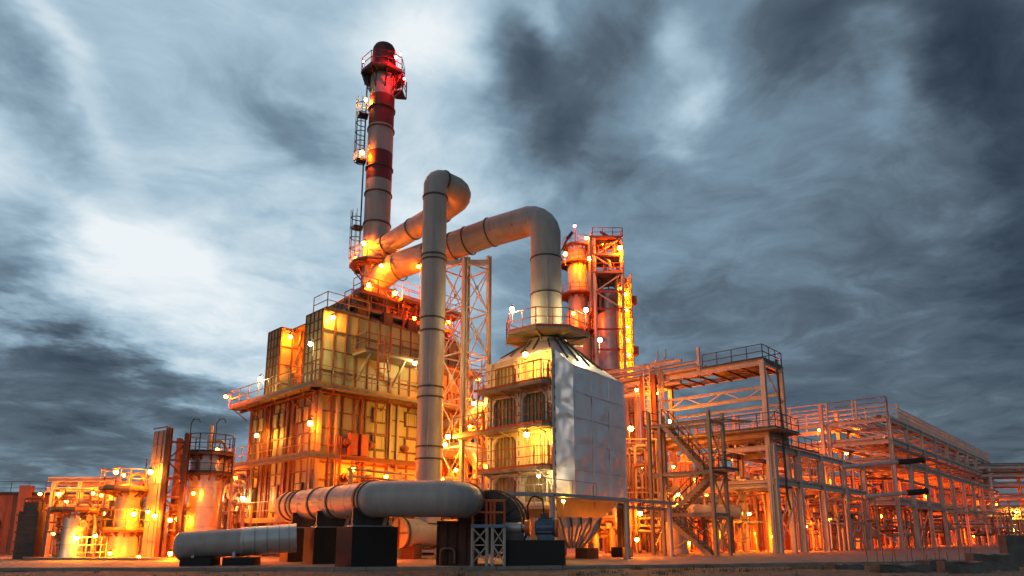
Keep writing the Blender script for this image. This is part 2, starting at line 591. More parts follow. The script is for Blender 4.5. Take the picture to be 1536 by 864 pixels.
for cx, cy, rad in spots:
    for i in range(int(230 * rad)):
        a, rr = rnd.uniform(0, 6.28), rad * abs(rnd.gauss(0, .6))
        x, y = cx + math.cos(a) * rr * 1.5, cy + math.sin(a) * rr
        z = soil_h(x, y)
        h = rnd.uniform(.05, .22)
        b, le = rnd.uniform(0, 6.28), rnd.uniform(.2, .8) * h
        w = .008
        q = Vector((math.cos(b), math.sin(b), 0))
        s_ = Vector((-q.y, q.x, 0)) * w
        p = Vector((x, y, z - .02))
        m1 = p + Vector((0, 0, h * .65)) + q * le * .35
        mb.add([p - s_, p + s_, m1 + s_ * .7, m1 - s_ * .7, p + Vector((0, 0, h)) + q * le], [(0, 1, 2, 3), (3, 2, 4)])
struct(mb.build('grass', DRY), 'stuff')

# broken concrete blocks at the right edge of the yard
DKC = M('weathered_block_concrete', (.14, .13, .12), (.06, .055, .05), .9, 0, 1.5, 1, .4, 16, (.20, .17, .14), .64)
blk = [(1345, 24.5, 1.9, .34, 'long low concrete block lying among the steel bars on rough soil', 5), (1440, 24.0, 1.5, .46, 'squat concrete block beside the dark wall at the soil edge', -8),
       (1262, 27.5, 1.3, .24, 'thin concrete kerb block half sunk in the soil nearest the grass tufts', 12), (1395, 27.2, 1.2, .42, 'upright broken concrete block behind the low block', 20),
       (1482, 27.0, 1.6, .62, 'tall concrete block leaning against the dark wall', -4)]
for px, Y, w, h, lab, ang in blk:
    p = G(px, Y, -.08)
    e1 = Vector((math.cos(R(ang)), math.sin(R(ang)), 0))
    e2 = Vector((-e1.y, e1.x, 0))
    mb = MB()
    n = 6
    top = [(w / 2 * (2 * i / n - 1), h + rnd.uniform(-.09, .03)) for i in range(n + 1)]
    fr = [p + e1 * (-w / 2) - e2 * .3] + [p + e1 * a - e2 * (.3 + rnd.uniform(-.04, .04)) + Vector((0, 0, z)) for a, z in top] + [p + e1 * w / 2 - e2 * .3]
    bk = [q + e2 * .6 for q in fr]
    m = len(fr)
    mb.add(fr + bk, [tuple(range(m)), tuple(reversed(range(m, 2 * m)))] + [(i, m + i, m + (i + 1) % m, (i + 1) % m) for i in range(m)])
    tag(mb.build('concrete_block', DKC, None, p), lab, 'concrete block', 'broken concrete blocks at the yard edge')
# starter bars sticking up
barA = None
for i in range(16):
    px = 1300 + i * 11 + rnd.uniform(-4, 4)
    p = G(px, rnd.uniform(26.5, 29), -.08)
    if barA is None:
        mb = MB().path([p, p + Vector((.03, 0, .5)), p + Vector((.01, .05, .95))], .014, 5)
        barA = o = tag(mb.build('starter_bar', PIPER, None, p), 'thin rusty steel bar standing up out of the soil among the concrete blocks', 'steel bar', 'rusty starter bars')
    else:
        o = barA.copy(); COL.objects.link(o)
        o.location = p; o.rotation_euler = (rnd.uniform(-.12, .12), rnd.uniform(-.12, .12), rnd.uniform(0, 6)); o.scale = (1, 1, rnd.uniform(.6, 1.3))
# dark rough wall at the right border
p = G(1508, 30, -.08)
mb = MB()
for k in range(7):
    mb.box((p.x + k * 1.3, 30, -.1), (p.x + k * 1.3 + 1.27, 30.5, 1.32 + rnd.uniform(-.1, .06)))
wallD = T('concrete_wall', 'dark weathered precast concrete wall standing beyond the broken blocks', 'wall', p)
mb.build('wall_panel', DKC, wallD)
# ------------------------------------------------------------------ furnace (waste heat boiler house)
Z = Vector((0, 0, 1))
FA, FB = 12.0, 8.7
Z1, Z2, ZT = 5.7, 9.7, 14.8
fur = T('furnace_house', 'big olive panelled furnace house with rusty beams and railed walkways under the striped stack', 'furnace', PL(0, 0))
mb = MB()
mb.gbox(O, EA, EB, (0, FA), (0, FB), (.3, Z2 - .1))
mb.build('lower_casing', PANEL, fur)


def gridface(mb, p0, e, n, L, z0, z1, dx_, dz_, w=.10, d=.075):   # stiffener ribs standing proud of a wall
    k = round(L / dx_)
    for i in range(k + 1):
        c = p0 + e * (L * i / k) + n * d / 2
        mb.bar(c + Z * z0, c + Z * z1, w, d, n)
    k = max(1, round((z1 - z0) / dz_))
    for j in range(k + 1):
        c = p0 + n * (d / 2 - .004) + Z * (z0 + (z1 - z0) * j / k)
        mb.bar(c, c + e * L, d, w * .8, Z)


mb = MB()
gridface(mb, PL(0, 0), EA, -EB, FA, .4, Z2 - .3, .79, 1.05)
mb.build('stiffener_grid', RUSTB, fur)
mb = MB()
gridface(mb, PL(0, 0), EB, -EA, FB, .4, Z2 - .3, .78, 1.15)
mb.build('stiffener_grid', RUSTB, fur)
for a in (0.05, 1.2, 2.87, 5.0, 5.55, 7.4, 9.3, 11.95):
    wide = .24 if a in (0.05, 11.95) else .15
    mb = MB().obox(PL(a, -.09, (Z2 - .12) / 2), EA * wide / 2, EB * .09, Z * (Z2 - .12) / 2)
    mb.build('column', PALEB if a in (1.2, 5.0, 5.55, .05) else RUSTB, fur)
for b in (.35, 2.8, 3.5, 5.8, 6.5, 8.6):
    mb = MB().obox(PL(-.09, b, (Z2 - .12) / 2), EA * .09, EB * .12, Z * (Z2 - .12) / 2)
    mb.build('column', PALEB if b in (.35, 3.7, 7.0) else RUSTB, fur)


def door(p, e, n, w, h):
    mb = MB()
    mb.obox(p + n * .08, e * w / 2, n * .045, Z * h / 2)
    o = mb.build('inspection_door', BANDS, fur)
    mb = MB()
    mb.obox(p + n * .14, e * (w / 2 - .09), n * .025, Z * (h / 2 - .09))
    for k in (-.25, .25): mb.bar(p + n * .18 + e * (w * k) - Z * h * .42, p + n * .18 + e * (w * k) + Z * h * .42, .04)
    for k in (-.3, .05, .3): mb.bar(p + n * .18 + Z * h * k - e * w * .42, p + n * .18 + Z * h * k + e * w * .42, .03)
    mb.build('door_leaf', PANEL, o)


for a in (4.15, 6.6, 8.6, 10.6):
    for z in (8.55, 6.85): door(PL(a, 0, z), EA, -EB, .95, .95)
for b in (1.6, 4.6, 7.5):
    for db in (-.45, .45): door(PL(0, b + db, 8.3), EB, -EA, .62, 1.0)
    door(PL(0, b, 3.4), EB, -EA, .9, 1.7)
# beam lines around the body
mb = MB()
mb.ibeam(PL(-.5, -.45, Z1), PL(FA, -.45, Z1), .22, .3, .04)
mb.build('walkway_beam', RUSTB, fur)
mb = MB()
mb.ibeam(PL(-.45, -1.0, Z2 - .22), PL(-.45, FB + 1, Z2 - .22), .2, .26, .03)
mb.build('walkway_beam', RUSTB, fur)
mb = MB()
mb.ibeam(PL(-.9, -.6, Z2 - .22), PL(FA, -.6, Z2 - .22), .2, .26, .03)
mb.build('walkway_beam', RUSTB, fur)


def platform(parent, poly, z, t=.14, rail=None, m=None, rm=None, closed=False, h=1.1):
    mb = MB().prism(poly, z - t, z)
    o = mb.build('platform', m or GRATE, parent)
    if rail:
        mb = MB().handrail([Vector((p[0], p[1], z)) for p in rail], h, closed=closed)
        mb.build('handrail', rm or RAILY, o)
    return o


pl = lambda *ab: [PL(a, b) for a, b in ab]
# main walkway round the top of the lower body
pf = platform(fur, pl((-1.15, -1.15), (FA + .2, -1.15), (FA + .2, 0), (0, 0), (0, FB + 1.2), (-1.15, FB + 1.2)), Z2, .16,
              pl((0, FB + 1.15), (-1.1, FB + 1.15), (-1.1, -1.1), (FA + .15, -1.1)))
MB().handrail([Vector((p.x, p.y, Z2)) for p in pl((-1.12, -1.12), (FA + .17, -1.12))], 1.1, 20, .02, toe=False).build('rail_wire', RAILO, pf)
for i in range(7): MB().bar(PL(.4 + i * 1.9, -.12, Z2 - .9), PL(.4 + i * 1.9, -1.05, Z2 - .25), .055).build('knee_brace', RUSTB, fur)
for i in range(6): MB().bar(PL(-.12, .3 + i * 1.8, Z2 - .9), PL(-1.05, .3 + i * 1.8, Z2 - .25), .055).build('knee_brace', RUSTB, fur)
# middle walkway on the left face, wrapping the corner
platform(fur, pl((-1.05, -1.15), (.9, -1.15), (.9, -.35), (-.36, -.35), (-.36, FB + 1.5), (-1.05, FB + 1.5)), Z1, .14,
         pl((-.4, FB + 1.45), (-1.0, FB + 1.45), (-1.0, -1.1), (.85, -1.1)))
platform(fur, pl((-1.05, -.6), (-.36, -.6), (-.36, FB + .8), (-1.05, FB + .8)), 2.1, .14, pl((-1.0, FB + .8), (-1.0, -.6)), GRATE, PALEB)
# corner ladder
mb = MB().ladder(PL(.55, -.9, 0), PL(.55, -.9, Z1 + 1.1), EA, .5)
mb.cage(PL(.55, -.9, 2.2), PL(.55, -.9, Z1 + 1.1), EA, -EB)
mb.build('ladder', RAILO, fur)
# tall header boxes above the walkway
for b0, b1, z in ((.6, 2.6, ZT), (6.0, 7.8, ZT)):
    mb = MB().gbox(O, EA, EB, (.3, FA - .2), (b0, b1), (Z2, z))
    o = mb.build('header_box', PANEL, fur)
    mb = MB()
    gridface(mb, PL(.3, b0), EA, -EB, FA - .5, Z2 + .05, z, .84, 1.3, .08, .09)
    gridface(mb, PL(.3, b0), EB, -EA, b1 - b0, Z2 + .05, z, .5, .62, .06, .07)
    mb.build('stiffener_grid', RUSTB, o)
mb = MB().gbox(O, EA, EB, (2.4, FA - .3), (2.6, 6.0), (Z2, ZT - .05))
mb.build('upper_casing', PANEL, fur)
# tube ends and a cabinet in the recess between the boxes
for z in (10.4, 11.4, 12.4, 13.4): MB().path(fillet([PL(2.4, 5.7, z), PL(1.3, 5.7, z), PL(1.3, 5.2, z + .6), PL(1.3, 5.2, z + 1.1)], .25, 3), .11, 8).build('header_tube', PIPER, fur)
mb = MB().gbox(O, EA, EB, (1.0, 1.9), (5.2, 6.0), (Z2, Z2 + 2.0))
mb.build('control_cabinet', RUSTBOX, fur)
# hood that gathers into the stack
HA, HB = 6.5, 4.7
def rect(a0, a1, b0, b1, z): return [PL(a0, b0, z), PL(a1, b0, z), PL(a1, b1, z), PL(a0, b1, z)]


steps = [rect(1.1, 11.6, .75, 7.7, ZT), rect(2.3, 11.0, 1.7, 7.0, 15.55), rect(3.5, 9.6, 2.3, 6.9, 15.75), rect(3.6, 9.5, 2.4, 6.8, 16.9), rect(5.3, 7.7, 3.5, 5.9, 18.3), rect(5.5, 7.5, 3.7, 5.7, 18.75)]
mb = MB()
for r0, r1 in zip(steps, steps[1:]): mb.add(r0 + r1, [(i, (i + 1) % 4, 4 + (i + 1) % 4, 4 + i) for i in range(4)])
mb.add(steps[-1], [(0, 1, 2, 3)]); mb.add(steps[0], [(3, 2, 1, 0)])
HOODM = M('weathered_hood_steel', (.20, .175, .15), (.12, .10, .085), .6, .1, 1.3, .4, .12, 9, (.16, .08, .045), .60)
hood = mb.build('hood', HOODM, fur)
for k in range(1, 8):
    t = k / 8
    for i, j in ((0, 1), (2, 3), (3, 4)):
        for e0, e1, off in ((0, 1, -EB), (0, 3, -EA)):
            p, q = steps[i][e0].lerp(steps[i][e1], t), steps[j][e0].lerp(steps[j][e1], t)
            MB().bar(p + Z * .03 + off * .04, q + Z * .03 + off * .04, .06).build('hood_rib', RUSTB, hood)
platform(fur, pl((2.6, 1.2), (11.2, 1.2), (11.2, 2.1), (2.6, 2.1)), 15.75, .1, pl((2.6, 2.1), (2.6, 1.25), (11.2, 1.25)), GRATE, RAILO)
platform(fur, pl((3.4, 1.4), (9.8, 1.4), (9.8, 2.4), (3.4, 2.4)), 17.0, .12, pl((3.4, 2.4), (3.4, 1.45), (9.8, 1.45)), GRATE, RAILO)
for i in range(7): MB().path(fillet([PL(3.0 + i * 1.2, 1.5, 15.7), PL(3.0 + i * 1.2, 1.5, 16.6 + .3 * (i % 3)), PL(3.9 + i * 1.2, 2.0, 16.6 + .3 * (i % 3)), PL(3.9 + i * 1.2, 2.0, 17.7)], .2, 3), .09, 8).build('roof_pipe', PIPER, fur)
for i in range(4): MB().gbox(O, EA, EB, (2.9 + i * 2.0, 3.6 + i * 2.0), (.9, 1.5), (ZT + .1, ZT + .95)).build('roof_box', RUSTB, fur)
# conduits, burners and small pipes on the walls
cr0 = random.Random(77)
for i in range(3):
    a, z0 = cr0.uniform(.6, 11.4), cr0.choice((.4, Z1 + .2, Z1 + .2))
    h_ = cr0.uniform(1.5, 3.4)
    MB().path(fillet([PL(a, -.33, z0), PL(a, -.33, z0 + h_), PL(a + cr0.uniform(-1.2, 1.2) + .01, -.33, z0 + h_ + .02)], .15, 3), cr0.uniform(.035, .07), 8).build('conduit', PIPER if i % 2 else RUSTB, fur)
for a in (1.9, 3.5, 6.1, 8.0, 9.9):
    for z in (1.6, 4.6, Z1 + .95):
        MB().lathe(PL(a, -.1, z), [(.24, 0), (.24, .16), (.15, .2), (.15, .38), (.06, .42)], 14, axis=-EB).build('burner', RUSTBOX if z < 3 else RUSTB, fur)
# high walkway on the right-hand face with knee braces, ladder and rails
ZU = 12.35
platform(fur, pl((2.4, -1.0), (FA, -1.0), (FA, .5), (2.4, .5)), ZU, .16, pl((2.4, .5), (2.4, -.95), (FA, -.95)), GRATE, RUSTB)
for a in (2.8, 5.4, 8.0, 10.6):
    mb = MB().bar(PL(a, .48, ZU - 1.7), PL(a, -.9, ZU - .2), .12)
    mb.build('knee_brace', PALEB, fur)
for a in (4.6, 9.6):
    mb = MB().bar(PL(a, -.75, Z2), PL(a - .5, -.75, ZU), .12)
    mb.build('walkway_post', PALEB, fur)
mb = MB().ladder(PL(3.4, -1.2, Z2 + .9), PL(3.4, -1.2, ZU + 1.1), EA, .5)
mb.cage(PL(3.4, -1.2, Z2 + 1.4), PL(3.4, -1.2, ZU + 1.1), EA, -EB, .8)
mb.build('ladder', RAILO, fur)
for a in (2.0, 2.75): MB().gbox(O, EA, EB, (a, a + .5), (-.42, -.1), (Z1 + .2, Z1 + 1.5)).build('wall_cabinet', RAILO, fur)
# roof walkway, rails and lattice under the flue ducts
platform(fur, pl((.5, .6), (3.6, .6), (3.6, 2.4), (.5, 2.4)), ZT + .12, .1, pl((.6, 2.4), (.6, .7), (3.6, .7)))
ZR = 17.2
platform(fur, pl((6.4, 1.0), (FA, 1.0), (FA, 3.0), (6.4, 3.0)), ZR, .2, pl((6.4, 1.0), (FA, 1.0), (FA, 3.0)), RUSTB, PALEB)
mb = MB()
for i in range(6):
    a = 6.6 + i * 1.05
    mb.bar(PL(a, 1.1, ZT), PL(a, 1.1, ZR - .2), .12)
    mb.bar(PL(a, 1.1, ZT + .4), PL(a + 1.0, 1.1, ZR - .3), .07)
    mb.bar(PL(a, 2.9, ZR - .3), PL(a + .9, 1.1, ZT + .6), .07)
mb.build('roof_lattice', RAILO, fur)
for i in range(5): MB().path(fillet([PL(7 + i * .9, 1.4, ZT + .5), PL(7 + i * .9, 1.4, ZR - .5 - .2 * i), PL(7 + i * .9, 3.2, ZR - .5 - .2 * i)], .3, 3), .10, 8).build('roof_pipe', PIPER, fur)
# white barrier rails in front of the right-hand face
bar_ = T('pipe_barrier', 'white pipe barrier rails in front of the olive furnace wall', 'railing', PL(1.0, -2.4))
for i, a in enumerate((.9, 4.3, 8.2)):
    MB().bar(PL(a, -2.4, 0), PL(a, -2.4, 4.9), .16).build('post', PALEB, bar_)
for z in (4.85, 4.45, 4.05): MB().tube(PL(.7, -2.4, z), PL(9.2, -2.4, z - .1), .065, 8).build('rail', PALEB, bar_)
MB().gbox(O, EA, EB, (.8, 9.2), (-2.4, -.5), (3.55, 3.7)).build('deck', GRATE, bar_)

# ------------------------------------------------------------------ stack
SC = PL(HA, HB)
YS = SC.y
zy = lambda py: U(600, py, YS - .95).z
SR = .97
stk = T('flue_stack', 'tall pale stack with two dark red bands and a railed platform near its top', 'chimney', SC + Z * 18.5)
lev = [18.55, zy(265), zy(222), zy(182), zy(137), zy(100)]
for i, (nm, m) in enumerate((('shell', STACKP), ('red_band', STACKR), ('shell', STACKP), ('red_band', STACKR), ('shell', STACKP))):
    r = SR * (1 - .006 * i)
    MB().lathe(SC, [(r, lev[i]), (r * .997, lev[i + 1])], 40).build(nm, m, stk)
for py in (284, 330, 186, 155, 245):
    MB().flange(SC + Z * zy(py), Z, SR, .09, .075, 40).build('flange', BANDS if py > 200 else RUSTB, stk)
zt = zy(100)
MB().lathe(SC, [(SR * 1.02, zt), (SR * 1.0, zt + .5), (SR * .93, zy(72)), (SR * .90, zy(63)), (SR * .78, zy(59)), (SR * .70, zy(58))], 40).build('cap', SOOT, stk)


def ringdeck(parent, c, z, ro, ri, n=8, off=PI / 8, m=None, rm=None, h=1.1, brace=1.0, t=.14):
    mb = MB()
    o_, i_ = cyl_ring(c, ro, n, off), cyl_ring(c, ri, n, off)
    vs = [Vector((p.x, p.y, zz)) for zz in (z - t, z) for p in o_ + i_]
    fs = []
    for k in range(n):
        j = (k + 1) % n
        fs += [(k, j, n + j, n + k), (2 * n + k, 3 * n + k, 3 * n + j, 2 * n + j), (k, 2 * n + k, 2 * n + j, j), (n + k, n + j, 3 * n + j, 3 * n + k)]
    mb.add(vs, fs)
    for p in i_ + []: pass
    o = mb.build('platform', m or GRATE, parent)
    for k in range(n):
        p, q = o_[k], i_[k]
        dirn = (Vector((q.x, q.y, 0)) - Vector((p.x, p.y, 0))).normalized()
        mb = MB().bar(Vector((p.x, p.y, z - t)) + dirn * .1, Vector((q.x, q.y, z - t - brace)) + dirn * .05, .07)
        mb.bar(Vector((p.x, p.y, z - t - .05)), Vector((q.x, q.y, z - t - .05)) + dirn * .05, .08)
        mb.bar(Vector((q.x, q.y, z - t)) + dirn * .03, Vector((q.x, q.y, z - t - brace)) + dirn * .03, .06)
        mb.build('bracket', m or GRATE, o)
    mb = MB().handrail([Vector((p.x, p.y, z)) for p in cyl_ring(c, ro - .05, n, off)], h, 1.0, closed=True)
    mb.build('handrail', rm or RAILY, o)
    return o


zt1 = zy(103)
ringdeck(stk, SC, zt1, 1.72, SR, 8, PI / 8, DARKS, STACKR, 1.15, 1.3)
# drop cage under the platform on its right-hand side
mb = MB()
cpos = [SC + Vector((.95, -.5, 0)), SC + Vector((1.65, -.7, 0)), SC + Vector((1.75, .5, 0)), SC + Vector((.95, .4, 0))]
for p in cpos: mb.bar(Vector((p.x, p.y, zt1 - 1.6)), Vector((p.x, p.y, zt1 - .1)), .07)
mb.prism(cpos, zt1 - 1.66, zt1 - 1.58)
for z in (zt1 - .7, zt1 - 1.1): mb.bar(Vector((cpos[1].x, cpos[1].y, z)), Vector((cpos[2].x, cpos[2].y, z)), .05)
mb.bar(Vector((cpos[0].x - .05, cpos[0].y, zt1 - 2.3)), Vector((cpos[1].x, cpos[1].y, zt1 - 1.6)), .08)
mb.build('drop_landing', DARKS, stk)
z_low = zy(393)
ringdeck(stk, SC, z_low, 1.85, SR, 10, .2, RUSTB, RAILY, 1.1, 1.0)
# caged ladder up the side
LS = Vector((-.94, -.34, 0)).normalized()
LT = Vector((LS.y, -LS.x, 0))
lp = SC + LS * (SR + .22)
mb = MB().ladder(lp + Z * z_low, lp + Z * (zt1 + .2), LT, .45, .4, .025)
lad = mb.build('ladder', DARKS, stk)
for ya, yb in ((238, 142), (385, 312)): MB().cage(lp + Z * zy(ya), lp + Z * zy(yb), LT, LS, .72, .03).build('safety_cage', DARKS, lad)
for py in (168, 236, 337):
    c = SC + LS * (SR + .5) + Z * zy(py)
    MB().obox(c - LS * .1, LS * .36, LT * .4, Z * .03).build('rest_landing', DARKS, stk)

# ------------------------------------------------------------------ flue ducts
DR = .72


def flanges(parent, pts, r, ts, m=BANDS, n=32, w=.06):
    for (p, q), tt in zip(zip(pts, pts[1:]), ts):
        for t in tt:
            c = Vector(p).lerp(Vector(q), t)
            MB().flange(c, Vector(q) - Vector(p), r, .08, w, n).build('flange', m, parent)


d1 = T('flue_duct', 'pale round flue duct rising straight up and looping back to the striped stack', 'duct', PL(4.0, -5.4, 1.3))
zr = 21.9
base, topc = PL(4.0, -5.4, 1.9), PL(4.0, -5.4, zr + .6)
MB().tube(base, PL(4.0, -5.4, zr - .55), DR, 36).build('riser', DUCT, d1)
pts = fillet([PL(4.0, -5.4, zr - .55), topc, PL(6.5, -5.4, zr + .6), PL(6.5, -3.0, zr + .25)], 1.12, 5)
MB().path(pts, DR, 36).build('bend', DUCT, d1)
runA, runB = PL(6.5, -3.0, zr + .25), PL(6.5, HB - .75, zr - .2)
MB().tube(runA, runB, DR, 36).build('run', DUCT, d1)
flanges(d1, [base, PL(4.0, -5.4, zr - .55)], DR, [[.18, .215, .36, .39, .56, .60, .785, .80, .995]])
flanges(d1, [runA, runB], DR, [[.0, .45, .88]])
MB().flange((pts[6] + pts[7]) / 2, EA, DR, .09, .06, 32).build('flange', BANDS, d1)
d2 = T('flue_duct', 'thicker pale flue duct running over the lattice tower from the silver-clad heater', 'duct', Vector((2.12, 40.0, 13.5)))
D2R = .95
HC = Vector((2.12, 40.0, 0))
z2 = 21.05
stB = SC + Vector((.75, -.55, 19.9))
dh = Vector((stB.x - HC.x, stB.y - HC.y, 0)).normalized()
e0 = HC + Z * 12.8
pts = fillet([e0 + Z * 5.4, HC + Z * z2, HC + Z * z2 + dh * 4.0 - Z * .15], 1.7, 6)
MB().tube(e0, e0 + Z * 5.4, D2R, 36).build('riser', DUCT, d2)
MB().path(pts, D2R, 36).build('bend', DUCT, d2)
rA = pts[-1]
MB().path([rA, stB - dh * 1.0 + Z * .15, stB + dh * .6 - Z * .55], D2R * .97, 36).build('run', DUCT, d2)
flanges(d2, [e0, e0 + Z * 5.4], D2R, [[.12, .55, .985]], w=.05)
flanges(d2, [rA, stB - dh * 1.0], D2R, [[.0, .22, .36, .62, .95]], w=.05)
# small red valve and dark cleat on the bend
mb = MB().bar(HC + Vector((.95, -.3, 18.6)), HC + Vector((1.5, -.5, 19.6)), .07)
mb.bar(HC + Vector((1.3, -.45, 19.3)), HC + Vector((1.65, -.5, 19.75)), .16)
mb.build('damper_lever', STACKR, d2)

# lattice tower under the duct
tw = T('lattice_tower', 'pale square lattice tower carrying the thicker flue duct', 'tower', Vector((-3.06, 42.9, 0)))
tc_ = Vector((-3.06, 42.9, 0))
hw = 1.08
legs = [tc_ + EA * i * hw + EB * j * hw for i, j in ((-1, -1), (1, -1), (1, 1), (-1, 1))]
legtop = [18.9, 19.6, 20.2, 19.6]
for p, h in zip(legs, legtop): MB().ibeam(p, p + Z * h, .24, .26, .05, EA).build('leg', RACKP, tw)
nb = 6
for k in range(4):
    p, q = legs[k], legs[(k + 1) % 4]
    for j in range(nb):
        za, zb = .6 + j * 3.0, .6 + (j + 1) * 3.0
        mb = MB().bar(p + Z * za, q + Z * zb, .055)
        mb.bar(p + Z * zb, q + Z * za, .055)
        mb.bar(p + Z * zb, q + Z * zb, .08)
        c = (p + q) / 2 + Z * (za + zb) / 2
        mb.obox(c, (q - p).normalized() * .14, Z * .14, (q - p).normalized().cross(Z) * .02)
        mb.build('brace', RACKP, tw)
cr_ = HC.lerp(stB, .44)
MB().bar(legs[1] + Z * 19.15, legs[3] + Z * 19.15, .3).build('saddle_beam', RACKP, tw)

# lower duct lying on the yard under the riser
d3 = T('flue_duct', 'short low duct with a blanked pale end lying under the big horizontal duct', 'duct', PL(2.0, -5.4, 0))
ca, cb = PL(2.2, -5.4, 1.35), PL(7.4, -5.4, 1.35)
MB().tube(ca, cb, .76, 36).build('shell', DUCT, d3)
mb = MB().lathe(ca, [(.80, -.08), (.80, 0)], 36, True, True, EA)
end = mb.build('blank_end', PANEL, d3)
mb = MB()
mb.bar(ca - EA * .10 - EB * .78, ca - EA * .10 + EB * .78, .06)
mb.bar(ca - EA * .10 - Z * .78, ca - EA * .10 + Z * .78, .06)
mb.build('cross_rib', RUSTB, end)
flanges(d3, [ca, cb], .76, [[.02, .42, .5]])
for a in (2.7, 6.2):
    MB().gbox(O, EA, EB, (a, a + .5), (-6.0, -4.8), (0, .75)).build('plinth', RUSTBOX, d3)

# front header duct, bent round on its dark supports
hd = T('header_duct', 'big banded grey duct bending towards the yard on black concrete plinths', 'duct', Vector((-5.6, 27.6, 0)))
HR = .735
zc = 2.68
q00, q0, q1, q2, q3 = Vector((-1.95, 29.5, zc)), Vector((-2.15, 27.5, zc)), Vector((-5.4, 27.75, zc)), Vector((-11.9, 36.3, zc + .05)), Vector((-11.2, 38.0, zc + .05))
pts = fillet([q00, q0, q1, q2, q3], 1.0, 6)
MB().path(pts, HR, 40).build('shell', DUCT, hd)
segs = [(pts[i], pts[i + 1]) for i in range(len(pts) - 1)]
sA, sB = max(segs, key=lambda s: (s[1] - s[0]).length)
for t in (.0, .035, .33, .56, .80, .86, .95):
    MB().flange(sA.lerp(sB, t), sB - sA, HR, .17, .05, 40).build('band', BANDS, hd)
MB().flange(q00, q00 - q0, HR, .12, .07, 40).build('flange', BANDS, hd)
dd = (sB - sA).normalized()
nn = Vector((-dd.y, dd.x, 0))
for i, t in enumerate((.03, .42, .74)):
    c = sA.lerp(sB, t)
    c.z = 0
    mb = MB().obox(c + Z * 1.95 - dd * .1, dd * .07, nn * .8, Z * .36)
    sd_ = mb.build('saddle', DARKS, hd)
    MB().bar(c + Z * 1.58 - dd * .2 - nn * .55, c + Z * 2.35 - dd * .2 - nn * .72, .09, .16).build('stiffener', GALV, sd_)
lab = ['black concrete plinth nearest the bend of the banded duct', 'black concrete plinth in the middle of the banded duct', 'black concrete plinth at the far left end of the banded duct']
for i, t in enumerate((.03, .42, .74)):
    c = sA.lerp(sB, t)
    c.z = 0
    w = (.95, .75, .7)[i]
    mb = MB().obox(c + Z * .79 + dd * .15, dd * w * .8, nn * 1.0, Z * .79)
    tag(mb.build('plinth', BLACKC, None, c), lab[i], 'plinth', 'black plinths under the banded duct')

# lapped jacket joints and a long seam on each big duct
def laps(parent, p, q, r, step=1.35):
    p, q = Vector(p), Vector(q)
    L = (q - p).length
    d = (q - p) / L
    for i in range(1, int(L / step)): MB().flange(p + d * i * step, d, r, .05, .010, 32).build('lap_joint', DUCT, parent)
    x = d.cross(Z if abs(d.z) < .9 else Vector((1, 0, 0))).normalized()
    y = x.cross(d)
    o_ = (Vector((0, -1, 0)) - d * -d.y).normalized() * .94 + x * .34
    o_ = (o_ - d * o_.dot(d)).normalized() * (r + .004)
    MB().bar(p + o_, q + o_, .05, .016, d.cross(o_).cross(d) if False else None).build('seam', DUCT, parent)


laps(d1, base, PL(4.0, -5.4, zr - .55), DR)
laps(d1, runA, runB, DR)
laps(d2, e0, e0 + Z * 5.4, D2R)
laps(d2, rA, stB - dh * 1.0 + Z * .15, D2R * .97)
laps(hd, sA, sB, HR)
for t, w in ((.03, .95), (.42, .75), (.74, .7)):
    c = sA.lerp(sB, t)
    c.z = 0
    MB().obox(c + Z * 1.605 - dd * .1, dd * .3, nn * .9, Z * .022).build('base_plate', GALV, hd)
    for i in (-.2, .05):
        for j in (-.8, .8): MB().lathe(c + dd * i + nn * j + Z * 1.62, [(.035, 0), (.035, .07)], 6).build('anchor_bolt', GALV, hd)
# ------------------------------------------------------------------ fan and motor
fc = Vector((-.75, 30.6, 1.75))
fan = T('blower_fan', 'dark ribbed centrifugal blower casing bolted to the end of the banded duct', 'blower', Vector((fc.x, fc.y, 0)))
FX = Vector((1, -.18, 0)).normalized()
FY = Vector((.18, 1, 0)).normalized()
prof = []
for i in range(26):
    t = i / 25 * 1.5 * PI
    r = 1.12 + .42 * t / (1.5 * PI)
    a = PI * 1.0 - t
    prof.append((math.cos(a) * r, math.sin(a) * r))
prof = [(-1.55, -1.5), (-1.55, .2), (-1.25, .9)] + [(math.cos(a) * r, math.sin(a) * r) for a, r in [(R(120 - i * 9), 1.38 - i * .006) for i in range(24)]] + [(-.9, -1.5)]
mb = MB()
n = len(prof)
for off, rev in ((-.55, False), (.55, True)):
    pass
vs = [fc + FX * x + Z * z - FY * .55 for x, z in prof] + [fc + FX * x + Z * z + FY * .55 for x, z in prof]
mb.add(vs, [tuple(range(n)), tuple(reversed(range(n, 2 * n)))])
mb.add(vs, [(i, n + i, n + (i + 1) % n, (i + 1) % n) for i in range(n)], False)
mb.build('casing', DARKS, fan)
for k in range(9):
    a = R(100 - k * 22)
    p = fc - FY * .58
    MB().bar(p + FX * math.cos(a) * .45 + Z * math.sin(a) * .45, p + FX * math.cos(a) * 1.36 + Z * math.sin(a) * 1.36, .05, .1, FY).build('rib', BANDS, fan)
for yo in (-.57, .57):
    mb = MB()
    for i in range(20):
        a0, a1 = R(118 - i * 10.2), R(118 - (i + 1) * 10.2)
        mb.bar(fc + FY * yo + FX * math.cos(a0) * 1.4 + Z * math.sin(a0) * 1.4, fc + FY * yo + FX * math.cos(a1) * 1.4 + Z * math.sin(a1) * 1.4, .07, .09)
    mb.build('rim', BANDS, fan)
MB().lathe(fc - FY * .58, [(.5, 0), (.5, .12), (.42, .16), (.2, .2)], 24, axis=-FY).build('inlet_cover', BANDS, fan)
